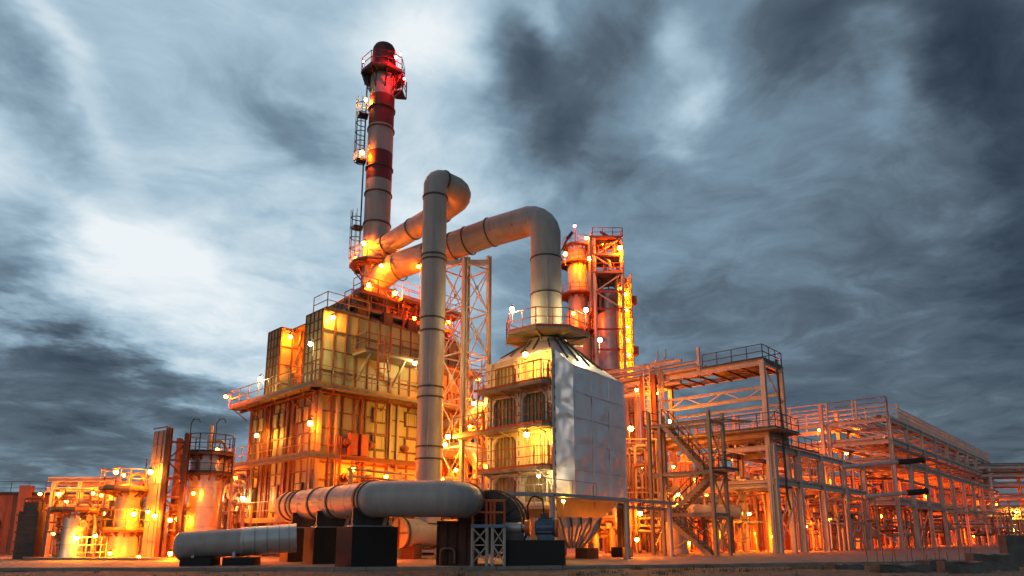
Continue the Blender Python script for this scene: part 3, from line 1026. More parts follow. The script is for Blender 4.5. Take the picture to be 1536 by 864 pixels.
# black flexible collar between duct and fan
MB().lathe(Vector((-1.95, 29.55, 2.68)), [(.72, 0), (.76, .08), (.72, .16), (.76, .24), (.72, .32), (.76, .4)], 32, axis=(.1, 1, 0)).build('flexible_collar', BANDS, fan)
# shaft line, bearing, motor on a black block
ms = Vector((.55, 29.2, 1.62))
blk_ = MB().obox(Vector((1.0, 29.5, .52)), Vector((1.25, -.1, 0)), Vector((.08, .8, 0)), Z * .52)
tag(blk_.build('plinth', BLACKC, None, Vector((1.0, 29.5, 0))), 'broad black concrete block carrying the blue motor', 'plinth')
mot = T('electric_motor', 'blue electric motor with an orange round end shield on the black block', 'motor', Vector((1.2, 29.2, 1.05)))
ax = Vector((1, -.15, 0)).normalized()
mc = Vector((1.0, 29.1, 1.55))
MB().lathe(mc, [(.30, 0), (.38, .05), (.38, .75), (.34, .82)], 24, axis=ax).build('housing', MOTORB, mot)
mb = MB()
for k in range(14):
    a = 2 * PI * k / 14
    x, y = MB.frame(ax)
    o_ = x * math.cos(a) + y * math.sin(a)
    mb.bar(mc + o_ * .4 + ax * .08, mc + o_ * .4 + ax * .72, .03, .06)
mb.build('cooling_fin', MOTORB, mot)
MB().lathe(mc + ax * .82, [(.40, 0), (.40, .10), (.30, .14), (.12, .16)], 24, axis=ax).build('end_shield', ORANGE, mot)
MB().obox(mc + ax * .4 - Z * .42, ax * .35, Vector((0, .3, 0)), Z * .10).build('foot', MOTORB, mot)
MB().obox(mc + ax * .35 + Z * .46 - Vector((0, .1, 0)), ax * .16, Vector((0, .14, 0)), Z * .12).build('terminal_box', DARKS, mot)
MB().lathe(mc - ax * .45, [(.33, 0), (.33, .22)], 20, axis=ax).build('coupling_guard', ORANGE, mot)
MB().lathe(mc - ax * 1.45, [(.16, 0), (.22, .1), (.22, .85), (.12, .9), (.12, 1.1)], 20, axis=ax).build('bearing_case', GALV, mot)
MB().obox(mc - ax * 1.0 - Z * .36, ax * .5, Vector((0, .3, 0)), Z * .16).build('bearing_foot', DARKS, mot)
MB().path(fillet([mc + ax * .35 + Z * .55, mc + ax * .3 + Z * 1.2, mc - ax * .15 + Z * 1.35, mc - ax * .35 + Z * .9, mc - ax * .3 + Z * .3], .2, 4), .035, 6).build('cable', BLACKC, mot)

# rusty inlet box left of the stand
ib = T('inlet_box', 'dark rusty ribbed steel box standing under the end of the banded duct', 'plant box', Vector((-2.3, 30.2, 0)))
MB().obox(Vector((-2.35, 30.1, .92)), (.85, 0, 0), (0, .6, 0), Z * .92).build('casing', RUSTBOX, ib)
for k in range(5): MB().bar(Vector((-3.15 + k * .4, 29.46, .05)), Vector((-3.15 + k * .4, 29.46, 1.8)), .06, .08).build('rib', RUSTBOX, ib)
MB().path(fillet([(-3.0, 29.2, 0), (-3.0, 29.2, .7), (-2.4, 29.2, .7), (-2.4, 29.2, .1)], .2, 4), .05, 8).build('drain_pipe', PIPER, ib)

# blue-decked access stand with orange rails
st0 = G(733, 29.0)
st = T('access_stand', 'white lattice stand with a blue deck and orange guard rails by the fan', 'platform', st0)
wx, wy, zd = .66, .5, 1.66
cn = [st0 + Vector((i * wx, j * wy, 0)) for i, j in ((-1, -1), (1, -1), (1, 1), (-1, 1))]
for p in cn: MB().bar(p, p + Z * (zd - .1), .075).build('leg', RACKP, st)
for t in (-.08, .26):
    p = st0 + Vector((t * wx, -wy, 0))
    MB().bar(p, p + Z * (zd - .1), .09).build('leg', RACKP, st)
for j in (-1, 1):
    for x0, x1 in ((-1, -.08), (.26, 1)):
        mb = MB()
        for k in range(2):
            za, zb = .12 + k * .72, .12 + (k + 1) * .72
            a, b = st0 + Vector((x0 * wx, j * wy, 0)), st0 + Vector((x1 * wx, j * wy, 0))
            mb.bar(a + Z * za, b + Z * zb, .035); mb.bar(a + Z * zb, b + Z * za, .035); mb.bar(a + Z * zb, b + Z * zb, .035)
        mb.build('brace', RACKP, st)
MB().obox(st0 + Z * (zd - .04), (wx + .06, 0, 0), (0, wy + .06, 0), Z * .06).build('deck', BLUED, st)
mb = MB()
for i in (-1, -.14, .14, .36, 1):
    for j in (-1, 1): mb.bar(st0 + Vector((i * wx, j * wy, zd)), st0 + Vector((i * wx, j * wy, zd + 1.05)), .06)
for z in (.52, 1.02):
    for j in (-1, 1): mb.bar(st0 + Vector((-wx, j * wy, zd + z)), st0 + Vector((wx, j * wy, zd + z)), .05)
    for i in (-1, 1): mb.bar(st0 + Vector((i * wx, -wy, zd + z)), st0 + Vector((i * wx, wy, zd + z)), .05)
mb.build('guard_rail', ORANGE, st)

# overhead cable tray on posts
tr0 = Vector((-1.55, 28.9, 3.02))
tr1, tr2 = Vector((1.97, 33.0, 3.2)), Vector((9.6, 41.2, 3.12))
tr1 = G(829, 32.5, 3.12)
tr0 = G(704, 31.4, 3.16)
tr2 = G(1010, 41.4, 3.1)
tr = T('cable_tray', 'long grey cable tray crossing on round posts before the silver heater', 'cable tray', Vector((tr1.x, tr1.y, 0)))
for p, q in ((tr0, tr1), (tr1, tr2)):
    e = (q - p).normalized()
    nrm = e.cross(Z)
    mb = MB()
    for k in (-.22, .22): mb.bar(p + nrm * k, q + nrm * k, .04, .16)
    mb.bar(p - Z * .05, q - Z * .05, .44, .02)
    L_ = (q - p).length
    for i in range(int(L_ / .6)):
        c = p + e * (i * .6 + .3)
        mb.bar(c - nrm * .22 - Z * .03, c + nrm * .22 - Z * .03, .05)
    mb.build('tray', GALV, tr)
    mb = MB()
    for k in (-.14, -.06, .03, .12): mb.tube(p + nrm * k + Z * .02, q + nrm * k + Z * .03, .032, 6)
    mb.build('cable', DARKS, tr)
mb = MB().bar(G(925, 37, 2.75), G(1002, 41.8, 2.78), .1, .16)
mb.build('side_beam', GALV, tr)
for t in (0.0, .56, .97):
    p = tr1.lerp(tr2, t)
    mb = MB().lathe(Vector((p.x, p.y, 0)), [(.26, 0), (.26, .05), (.145, .06), (.145, p.z - .1), (.24, p.z - .09), (.24, p.z - .06)], 16)
    mb.build('post', GALV, tr)
p = G(707, 31.2)
MB().bar(p, p + Z * 3.05, .1).build('post', GALV, tr)
mb = MB().handrail([tr0 + Vector((.6, .8, .05)), tr1 + Vector((-.3, .6, .1)), tr1.lerp(tr2, .42) + Vector((-.6, .6, .1))], .75, 2.6, .025, toe=False, rails=(1.0,))
mb.build('guard_rail', GALV, tr)

PIPES = M('dull_jacketing', (.42, .38, .36), (.28, .25, .235), .45, .15, 1.2, .4, .08, 8, (.24, .19, .16), .66, .1)
# silver pipe lying on low cradles
sp = T('silver_pipe', 'long silver jacketed pipe with a rounded end lying on low black cradles', 'pipe', Vector((-12, 29.8, 0)))
sA, sB = U(266, 819.5, 29.2), U(452, 806, 30.6)
sd = (sB - sA).normalized()
L_ = (sB - sA).length
mid_ = .50
R1 = .57
MB().lathe(sA, [(.0, -.16), (.2, -.145), (.36, -.10), (.46, -.03), (R1, .06), (R1, L_ * mid_)], 36, axis=sd, caps=False).build('shell', PIPES, sp)
MB().lathe(sA + sd * (L_ * mid_), [(R1 + .0, 0), (R1 + .05, .03), (R1 + .05, .12), (R1 + .03, .15), (R1 + .04, L_ * .46)], 36, axis=sd).build('jacket', CLADY, sp)
for t in (.25, .62, .72, .82, .9):
    MB().flange(sA + sd * L_ * t, sd, R1 + (.04 if t > .5 else 0), .05, .012, 36).build('band', GALV, sp)
for t in (.16, .48):
    c = sA + sd * L_ * t
    MB().obox(Vector((c.x, c.y, (c.z - .3) / 2)), Vector((.06, .0, 0)), Vector((0, .42, 0)), Z * ((c.z - .3) / 2)).build('saddle', GALV, sp)
for t, lb in ((.19, 'low black cradle block nearest the rounded end of the silver pipe'), (.52, 'low black cradle block under the middle joint of the silver pipe')):
    c = sA + sd * L_ * t
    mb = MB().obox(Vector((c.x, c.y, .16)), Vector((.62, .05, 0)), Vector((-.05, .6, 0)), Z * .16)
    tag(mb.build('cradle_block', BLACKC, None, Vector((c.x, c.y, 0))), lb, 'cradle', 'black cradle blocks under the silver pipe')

# ------------------------------------------------------------------ silver-clad heater house
H0 = Vector((2.26, 36.5, 0))
HE1, HE2 = EA, EB
HLA, HLB, HZ0, HZ1 = 6.35, 4.9, 3.1, 11.35
P3 = lambda a, b, z=0: H0 + HE1 * a + HE2 * b + Z * z
ht = T('heater_house', 'tall heater house with cream arched steel face and dented silver cladding', 'heater', H0)
MB().gbox(H0, HE1, HE2, (.12, HLA - .08), (.12, HLB), (HZ0, 10.3)).build('casing', CREAM, ht)
MB().gbox(H0, HE1, HE2, (.10, .5), (.12, HLB), (10.31, HZ1 - .06)).build('upper_wall', CREAM, ht)
# dented cladding: separate sheets with soft buckles
def clad(mb, p0, e, n, L, z0, z1, nu, nv, seed, amp=.09, zdrop=0):
    r = random.Random(seed)
    for j in range(nv):
        for i in range(nu):
            a0, a1 = L * i / nu, L * (i + 1) / nu
            zz0, zz1 = z0 + (z1 - z0) * j / nv, z0 + (z1 - z0) * (j + 1) / nv
            t1, t2, lift = r.uniform(-.02, .02), r.uniform(-.025, .025), r.uniform(.005, .03)
            m = 9
            vs = []
            off = Vector((r.uniform(0, 50), r.uniform(0, 50), r.uniform(0, 50)))
            for y in range(m + 1):
                for x in range(m + 1):
                    fx, fy = x / m, y / m
                    edge = min(1, 5 * min(fx, 1 - fx)) * min(1, 5 * min(fy, 1 - fy))
                    zt_q = zz0 + (zz1 - zz0) * fy
                    q = Vector((a0 + (a1 - a0) * fx, 0, zt_q - zdrop * (a0 + (a1 - a0) * fx) / L * (zt_q - z0) / (z1 - z0)))
                    d = lift + t1 * (fx - .5) + t2 * (fy - .5) + .012 * edge + amp * edge * nz.noise(q * 1.1 + off) + .35 * amp * nz.noise(q * 3 + off)
                    vs.append(p0 + e * q.x + Z * q.z + n * d)
            mb.add(vs, [(y * (m + 1) + x, y * (m + 1) + x + 1, (y + 1) * (m + 1) + x + 1, (y + 1) * (m + 1) + x) for y in range(m) for x in range(m)], True)


mb = MB()
ce = Vector((1, -.10, 0)).normalized()
cn_ = Vector((ce.y, -ce.x, 0))
c0 = P3(-.0, -.14)
clad(mb, c0, ce, cn_, 1.0, HZ0 + .2, HZ1, 1, 5, 3, .13, .95)
c1 = c0 + ce * 1.0
e2_ = (P3(HLA, -.12) - c1)
L2 = e2_.length
e2_.normalize()
clad(mb, c1, e2_, Vector((e2_.y, -e2_.x, 0)), L2, HZ0 + .2, HZ1 - .95, 3, 5, 8, .11)
clad(mb, P3(HLA, -.12), HE2, HE1, HLB + .1, HZ0 + .2, HZ1 - .95, 2, 5, 12)
mb.build('cladding', SILVER, ht)
nF = Vector((e2_.y, -e2_.x, 0))
for i in range(1, 4):
    p = c1 + e2_ * (L2 * i / 3 - .02) + nF * .05
    MB().bar(p + Z * (HZ0 + .2), p + Z * (HZ1 - .97), .05, .03, nF).build('seam_strip', SILVER, ht)
for j in range(0, 6):
    z = HZ0 + .2 + (HZ1 - 1.15 - HZ0) * j / 5
    MB().bar(c1 + nF * .045 + Z * z, c1 + e2_ * L2 + nF * .045 + Z * z, .03, .05, Z).build('seam_strip', SILVER, ht)
# sloping silver hood over the cladding and conical neck
HCc = Vector((2.12, 40.0, 0))
rim = [P3(-.02, .0, HZ1), c1 + Z * (HZ1 - .93), P3(HLA, -.12, HZ1 - .93), P3(HLA, HLB, HZ1 - .7), P3(.0, HLB, HZ1)]
mb = MB()
n_t = 20
neck = cyl_ring(HCc + Z * 13.25, 1.25, n_t)
# resample rim to n_t points by angle
def onrim(a):
    d = Vector((math.cos(a), math.sin(a), 0))
    for p, q in zip(rim, rim[1:] + rim[:1]):
        x1, y1, x2, y2 = p.x - HCc.x, p.y - HCc.y, q.x - HCc.x, q.y - HCc.y
        den = d.x * (y2 - y1) - d.y * (x2 - x1)
        if abs(den) < 1e-9: continue
        t = (x1 * (y2 - y1) - y1 * (x2 - x1)) / den
        u_ = (x1 * d.y - y1 * d.x) / den
        if t > 0 and -1e-6 <= u_ <= 1 + 1e-6: return p.lerp(q, u_)
    return rim[0]


N2 = 60
angs = sorted([2 * PI * i / N2 for i in range(N2)] + [math.atan2(p.y - HCc.y, p.x - HCc.x) % (2 * PI) for p in rim])
low = [onrim(a) for a in angs]
rings = []
for t in (0, .25, .5, .75, 1):
    rings.append([l.lerp(HCc + Vector((math.cos(a) * 1.25, math.sin(a) * 1.25, 12.6)), t) + Z * (.12 * nz.noise(Vector((a * 2, t * 3, 1))) + .02 * math.sin(t * PI)) for l, a in zip(low, angs)])
m = len(angs)
for r0, r1 in zip(rings, rings[1:]):
    mb.add(r0 + r1, [(i, (i + 1) % m, m + (i + 1) % m, m + i) for i in range(m)], True)
hh = mb.build('hood', SILVER, ht)
for k in range(0, m, 4):
    mb = MB()
    for r0, r1 in zip(rings[1:], rings[2:]):
        o0, o1 = [Vector((p.x - HCc.x, p.y - HCc.y, 0)).normalized() * .03 + Z * .05 for p in (r0[k], r1[k])]
        mb.bar(r0[k] + o0, r1[k] + o1, .08, .10)
    mb.build('hood_rib', BANDS, hh)
MB().lathe(HCc, [(1.30, 12.4), (1.30, 12.75), (1.0, 12.8)], 32).build('neck', GALV, ht)
o = ringdeck(ht, HCc, 13.05, 2.62, 1.0, 8, PI / 8 + .1, GRATE, RAILO, 1.15, .35)
# cream arched face: frames, gussets and panels, some shaded by colour
bay = [(.15, 2.4), (2.4, 4.8)]
levels = [2.9, 4.85, 7.15, 9.45, 11.35]
nW = -HE1
for zi in range(4):
    z0_, z1_ = levels[zi] + .05, levels[zi + 1] - .32
    for b0, b1 in bay:
        mb = MB()
        q = [(b0 + .2, z0_), (b1 - .2, z0_), (b1 - .2, z1_ - .36), (b1 - .5, z1_), (b0 + .5, z1_), (b0 + .2, z1_ - .36)]
        pts_ = [P3(.0, b, z) for b, z in q]
        vs = [p + nW * -.02 for p in pts_]
        mb.add(vs, [tuple(range(6))])
        k = 7
        for i in range(k):
            b = b0 + .3 + (b1 - b0 - .6) * i / (k - 1)
            top = z1_ - max(0, (.45 - min(b - b0 - .2, b1 - .2 - b)))
            mb.bar(P3(-.0, b, z0_), P3(-.0, b, top - .03), .09, .10, nW)
        mb.build('corrugated_panel', CREAM if (zi, b0) in ((3, .15), (1, .15)) else PANEL_SHADE, ht)  # shade put into the panel colour; the two lamp-lit bays stay cream
        mb = MB()
        for (ba, za), (bb, zb) in zip(q, q[1:] + q[:1]):
            mb.bar(P3(-.1, ba, za), P3(-.1, bb, zb), .12, .22, nW)
        for s_, bx in ((1, b0), (-1, b1)):
            tri = [P3(-.16, bx + s_ * .08, z1_ + .02), P3(-.16, bx + s_ * .62, z1_ + .02), P3(-.16, bx + s_ * .08, z1_ - .52)]
            mb.add(tri, [(0, 1, 2)])
        mb.build('arch_frame', CREAM, ht)
    mb = MB().ibeam(P3(-.1, 0, levels[zi + 1] - .16), P3(-.1, HLB, levels[zi + 1] - .16), .22, .26, .03)
    for i in range(6): mb.obox(P3(-.225, .5 + i * .75, levels[zi + 1] - .16), HE2 * .16, nW * .006, Z * .05)
    mb.build('cross_beam', CREAM, ht)
for b in (.0, 2.4, HLB):
    mb = MB().obox(P3(-.12, b, HZ1 / 2 - .02), HE1 * .13, HE2 * .13, Z * (HZ1 / 2 - .02))
    n0 = len(mb.f)
    for i in range(19): mb.obox(P3(-.253, b, .7 + i * .56), HE1 * .006, HE2 * .035, Z * .13)
    co = mb.build('column', CREAM, ht)
    co.data.materials.append(DARKS)
    for q in co.data.polygons[n0:]: q.material_index = 1
mb = MB()
for i in range(18): mb.obox(P3(-.04, -.15, .8 + i * .6), HE1 * .03, HE2 * .008, Z * .10)
mb.bar(P3(-.03, -.10, 0), P3(-.03, -.10, HZ1 + .02), .05)
mb.build('corner_strip', BANDS, ht)
# walkways with rounded ends
for zi, (z, bend) in enumerate(((9.46, HLB), (7.1, HLB + 2.2), (4.8, HLB), (2.75, 1.6))):
    arc = [(-.2, -.15), (-.75, -.35), (-1.05, -.1), (-1.15, .4)]
    poly = [(-.25, bend)] + [(-.25, -.1)] + arc[1:] + [(-1.15, bend)]
    platform(ht, [P3(a, b) for a, b in poly], z, .16, [P3(a, b) for a, b in [(-.3, -.1)] + arc[1:] + [(-1.1, bend)]], GRATE, RAILO if zi < 3 else GALV)
    for i in range(4 if bend > 2 else 0): MB().bar(P3(-.2, .3 + i * 1.4, z - .4), P3(-1.05, .3 + i * 1.4, z - .18), .05).build('bracket', GALV, ht)
mb = MB().ladder(P3(-.75, HLB + .2, 2.75), P3(-.75, HLB + .2, 10.5), HE2, .45)
mb.build('ladder', RAILO, ht)
# hopper and ribbed chute underneath
mb = MB()
t_ = [P3(.1, .2, HZ0), P3(HLA - .3, .2, HZ0), P3(HLA - .3, HLB, HZ0), P3(.1, HLB, HZ0)]
b_ = [P3(.9, .5, 2.2), P3(4.6, .5, 2.2), P3(4.6, 3.4, 2.2), P3(.9, 3.4, 2.2)]
mb.add(t_ + b_, [(i, 4 + i, 4 + (i + 1) % 4, (i + 1) % 4) for i in range(4)] + [(4, 7, 6, 5)])
mb.build('hopper', PANEL, ht)
mb = MB()
pr = [(b_[0] - Z * .0, b_[1]), (P3(.95, .3, 1.6), P3(4.1, .3, 1.6)), (P3(1.15, .3, 1.0), P3(3.3, .3, 1.0)), (P3(1.5, .3, .55), P3(2.6, .3, .6))]
fr = [p for p, _ in pr] + [q for _, q in reversed(pr)]
bk = [p + HE2 * 2.6 for p in fr]
m = len(fr)
mb.add(fr + bk, [tuple(range(m)), tuple(reversed(range(m, 2 * m)))] + [(i, m + i, m + (i + 1) % m, (i + 1) % m) for i in range(m)])
ch = mb.build('chute', GALV, ht)
mb = MB()
for k in range(5):
    t = k / 4
    for (p0_, q0_), (p1_, q1_) in zip(pr, pr[1:]):
        mb.bar(p0_.lerp(q0_, t) - HE2 * .05, p1_.lerp(q1_, t) - HE2 * .05, .07, .09)
mb.build('chute_rib', BANDS, ch)
for a, b in ((6.1, .2), (6.1, 4.7), (.2, 4.7)):
    MB().ibeam(P3(a, b, 0), P3(a, b, HZ0), .3, .3, .04, HE1).build('leg', DARKS, ht)
for (a, b), lb in (((2.2, -.35), 'small black concrete footing under the ribbed chute'), ((5.6, -.2), 'small black concrete footing beside the rear post of the cable tray')):
    c = P3(a, b)
    tag(MB().obox(c + Z * .28, HE1 * .5, HE2 * .4, Z * .28).build('footing', BLACKC, None, c), lb, 'footing')
# ------------------------------------------------------------------ generic plant pieces
def pipework(name, label, cat, o, e1, e2, L1, L2, H, npipe, seed, mats=None, group=None, rmin=.03, rmax=.11, valves=3, frame=True):
    """a skid: steel frame, bent pipes between headers, valves with handwheels"""
    r = random.Random(seed)
    mats = mats or [PIPEM, PIPER, VESSEL]
    t = T(name, label, cat, o, group)
    P_ = lambda a, b, z=0: o + e1 * a + e2 * b + Z * z
    if frame:
        mb = MB()
        for a in (0, L1):
            for b in (0, L2): mb.bar(P_(a, b, 0), P_(a, b, H), .12)
        for z in (H * .52, H):
            for b in (0, L2): mb.bar(P_(0, b, z), P_(L1, b, z), .1)
            for a in (0, L1): mb.bar(P_(a, 0, z), P_(a, L2, z), .1)
        mb.build('frame', PALEB, t)
    for i in range(int(npipe * 1.8)):
        rad = r.uniform(rmin, rmax)
        a, b = r.uniform(0, L1), r.uniform(0, L2)
        p = [P_(a, b, r.choice((0, .2, H * .5)))]
        x, y, z = a, b, r.uniform(.3, 1) * H
        p.append(P_(x, y, z))
        for k in range(r.randint(1, 4)):
            ch_ = r.random()
            if ch_ < .45: x = r.uniform(-.1, L1 + .1)
            elif ch_ < .65: y = r.uniform(0, L2)
            else: z = r.uniform(.15, 1.02) * H
            q = P_(x, y, z)
            if (q - p[-1]).length > rad * 5: p.append(q)
        q_ = [p[0]]
        for u_ in p[1:]:
            if (u_ - q_[-1]).length > .05: q_.append(u_)
        # drop reversals
        w_ = [q_[0]]
        for i_ in range(1, len(q_)):
            if len(w_) >= 2 and abs((w_[-1] - w_[-2]).normalized().dot((q_[i_] - w_[-1]).normalized())) > .95: w_[-1] = q_[i_] if (w_[-1] - w_[-2]).dot(q_[i_] - w_[-1]) > 0 else w_[-1]
            else: w_.append(q_[i_])
        if len(w_) < 2: continue
        po = MB().path(fillet(w_, rad * 2.2, 3) if len(w_) > 2 else w_, rad, 8).build('pipe', r.choice(mats), t)
        if i < valves:
            c = w_[0].lerp(w_[1], .6)
            d = (w_[1] - w_[0]).normalized()
            mb = MB().lathe(c, [(rad * 1.1, -rad * 2), (rad * 2.0, -rad * 2), (rad * 2.0, -rad * 1.5), (rad * 1.5, -rad), (rad * 1.5, rad), (rad * 2, rad * 1.5), (rad * 2, rad * 2), (rad * 1.1, rad * 2)], 10, axis=d)
            v_ = mb.build('valve', r.choice((DARKS, STACKR, GALV)), po)
    return t


def vessel(name, label, o, r0, zb, zt_, mat_, skirt=True, decks=(), rail=RAILY, nozzles=3, seed=1, cat='vessel', group=None, bands=True, taper=None):
    rr = random.Random(seed)
    t = T(name, label, cat, o, group)
    dome = r0 * .45
    prof = [(r0, zb)] + [(r0, zt_ - dome)] + [(r0 * math.cos(a), zt_ - dome + dome * math.sin(a)) for a in [PI / 2 * k / 6 for k in range(1, 7)]]
    prof = [(max(r, .001), z) for r, z in prof]
    MB().lathe(o, prof, 32, caps=False).build('shell', mat_, t)
    if skirt: MB().lathe(o, [((taper or r0 * 1.12), 0), (r0 * 1.0, zb)], 32).build('skirt', mat_, t)
    if bands:
        k = max(2, int((zt_ - zb) / 1.1))
        for i in range(k):
            z = zb + (zt_ - dome - zb) * (i + .3) / k
            MB().flange(o + Z * z, Z, r0, .04, .012, 32).build('band', GALV, t)
    for z, ro in decks:
        ringdeck(t, o, z, ro, r0 * .98, 12, 0, RUSTB, rail, 1.05, .3, .1)
    for i in range(nozzles):
        a, z = rr.uniform(PI, 2 * PI), rr.uniform(zb + .2, zt_ - dome)
        d = Vector((math.cos(a), math.sin(a), 0))
        mb = MB().tube(o + d * r0 * .9 + Z * z, o + d * (r0 + .28) + Z * z, .10, 12)
        mb.tube(o + d * (r0 + .22) + Z * z, o + d * (r0 + .28) + Z * z, .18, 12)
        mb.build('nozzle', PIPEM, t)
    MB().path(fillet([o + Z * (zt_ - .05), o + Z * (zt_ + .5), o + Z * (zt_ + .5) + Vector((.6, .2, 0)), o + Vector((r0 + .35, .3, zt_ - .6)), o + Vector((r0 + .35, .3, .3))], .25, 3), .085, 10).build('vent_pipe', PIPEM, t)
    return t


# ------------------------------------------------------------------ left: process block
X1, Y1 = Vector((1, 0, 0)), Vector((0, 1, 0))
LA, LBv = Vector((.93, .37, 0)), Vector((-.37, .93, 0))
# shed at the far edge
sh = T('plant_shed', 'low shed with rust toned sheet walls and a flat roof edge', 'shed', G(10, 47))
g0 = G(62, 46)
hS = U(62, 742, 46).z
MB().obox(g0 + Vector((-3.0, 5.0, hS / 2)), (4.0, .9, 0), (-1.0, 5, 0), Z * hS / 2).build('wall', BRICK, sh)
mb = MB()
for i in range(22):
    c = g0 + Vector((-3.0, 5.0, 0)) + Vector((4.0, .9, 0)) * (-1 + 2 * i / 21) - Vector((-1.0, 5, 0)) * 1.01
    mb.bar(c + Z * .2, c + Z * (hS - .02), .09, .05, Y1)
mb.build('sheet_rib', BRICK, sh)
MB().obox(g0 + Vector((-3.0, 5.0, hS + .08)), (4.15, .9, 0), (-1.0, 5.15, 0), Z * .09).build('roof', DARKS, sh)
p = g0 + Vector((-3.0, 5, 0)) - Vector((-1.0, 5, 0)) * 1.03 + Vector((4.0, .9, 0)) * .15
MB().obox(p + Z * (hS / 2 + .3), (.32, .07, 0), (-.05, .3, 0), Z * (hS / 2 + .3)).build('pilaster', BRICK, sh)
p = p - Vector((4.0, .9, 0)) * .55
MB().obox(p + Z * 1.1 + Vector((0, .05, 0)), (.9, .2, 0), (-.02, .12, 0), Z * 1.1).build('door', DARKS, sh)
mb = MB().handrail([g0 + Vector((-6.0, 1.5, hS + .1)), g0 + Vector((.8, 2.2, hS + .1))], .9, 1.2, .022, toe=False)
mb.build('roof_rail', DARKS, sh)
# dark switch cabinet in front of the shed
cb0 = G(46, 37.5)
cb = T('switch_cabinet', 'dark ribbed electrical cabinet standing before the rust toned shed', 'cabinet', cb0)
MB().obox(cb0 + Z * 1.25, (.48, .08, 0), (-.08, .5, 0), Z * 1.25).build('body', DARKS, cb)
for z in (.4, .9, 1.4, 1.9, 2.3): MB().bar(cb0 + Vector((-.46, -.62, z)), cb0 + Vector((.5, -.45, z)), .05, .08).build('louvre', BANDS, cb)
MB().obox(cb0 + Vector((.1, -.1, 2.75)), (.3, .05, 0), (0, .3, 0), Z * .24).build('roof_unit', DARKS, cb)
MB().path(fillet([cb0 + Vector((-.4, -.2, 2.5)), cb0 + Vector((-.4, -.2, 3.2)), cb0 + Vector((.5, -.1, 3.2)), cb0 + Vector((.5, -.1, 2.5))], .12, 3), .05, 8).build('conduit', PIPER, cb)
# open steel canopy frame
YC = 41.0
cf = T('canopy_frame', 'open yellow-lit steel canopy frame with flat top beams over the small vessels', 'steel frame', G(115, YC))
zC = U(100, 722, YC).z
ps = [G(72, YC), G(112, YC), G(162, YC)]
pb = [p + Vector((1.2, 3.4, 0)) for p in ps]
for p in ps + pb: MB().ibeam(p, p + Z * zC, .24, .24, .04, Y1).build('column', RACKP, cf)
for a, b in ((ps[0], ps[2]), (pb[0], pb[2])):
    for z in (zC + .12, zC - .5): MB().ibeam(a + Z * z - X1 * .4, b + Z * z + X1 * .4, .22, .26, .04).build('beam', RACKP, cf)
for a, b in zip(ps, pb): MB().ibeam(a + Z * (zC - .08), b + Z * (zC - .08), .2, .24, .04).build('beam', RACKP, cf)
MB().ibeam(ps[0] + Z * 2.9 - X1 * .3, ps[2] + Z * 2.9 + X1 * .3, .2, .26, .04).build('beam', RACKP, cf)
MB().bar(ps[0] + Z * (zC - 1.4), ps[0] + Z * (zC - .3) + X1 * .9, .1).build('brace', RACKP, cf)
# small silver vessel with ring deck
vA = G(110, 36.2)
vessel('process_vessel', 'short silver vessel with a ring deck under the open canopy frame', vA, .52, .5, U(110, 772, 36.2).z + .15, CLADY, True, [(U(110, 766, 36.2).z, 1.15)], RAILY, 3, 2)
# two-stage column vessel
vB = G(186, 37.6)
zt_ = U(190, 735, 37.6).z
vessel('process_vessel', 'cream column vessel with a flared skirt and two ring decks', vB, .60, 2.0, zt_ + .35, VESSEL, True, [(zt_, 1.45), (U(190, 795, 37.6).z, 1.15)], RAILY, 4, 5, taper=.78)
# slab-sided tower: grey cladding panel with red lattice frame beside
YT = 36.4
zT = U(255, 643, YT).z
tw2 = T('stair_tower', 'rusty steel lattice tower with a tall blank grey panel on its side', 'tower', G(250, YT))
pa, pb_, pc, pd = G(216, YT + .9), G(239, YT), G(268, YT + .5), G(262, YT + 2.6)
e_ = (pb_ - pa)
nrm = Vector((e_.y, -e_.x, 0)).normalized()
MB().obox((pa + pb_) / 2 + Z * (zT / 2 - .02), e_ / 2 * .98, nrm * -.05, Z * (zT / 2 - .02)).build('side_panel', SLAB, tw2)
for z in range(1, 8): MB().bar(pa + Z * z + nrm * .08, pb_ + Z * z + nrm * .08, .05, .07).build('panel_rib', SLAB, tw2)
for t in (.33, .66): MB().bar(pa.lerp(pb_, t) + nrm * .07 + Z * .05, pa.lerp(pb_, t) + nrm * .07 + Z * (zT - .1), .05, .05).build('panel_rib', SLAB, tw2)
for p, h in ((pb_, zT + .05), (pc, zT - .2), (pd, zT - .3), (pa + Vector((.4, 2.1, 0)), zT - .1)):
    MB().ibeam(p, p + Z * h, .26, .26, .04, Y1).build('column', RUSTB, tw2)
for k in range(8):
    z0, z1 = .3 + k * .98, .3 + (k + 1) * .98
    if z1 > zT: break
    for p, q in ((pb_, pc), (pc, pd)):
        MB().bar(p + Z * z1, q + Z * z1, .12).build('beam', RUSTB, tw2)
        a, b = (p, q) if k % 2 else (q, p)
        MB().bar(a + Z * z0, b + Z * z1, .08).build('brace', RUSTB, tw2)
mb = MB().ladder(pc.lerp(pd, .5) + Z * 0, pc.lerp(pd, .5) + Z * zT, (pd - pc), .45)
mb.build('ladder', RUSTB, tw2)
MB().bar(pc + Vector((-.25, -.9, 0)), pb_.lerp(pc, .3) + Z * 2.4, .12, .5, Z).build('stair_flight', RUSTB, tw2)
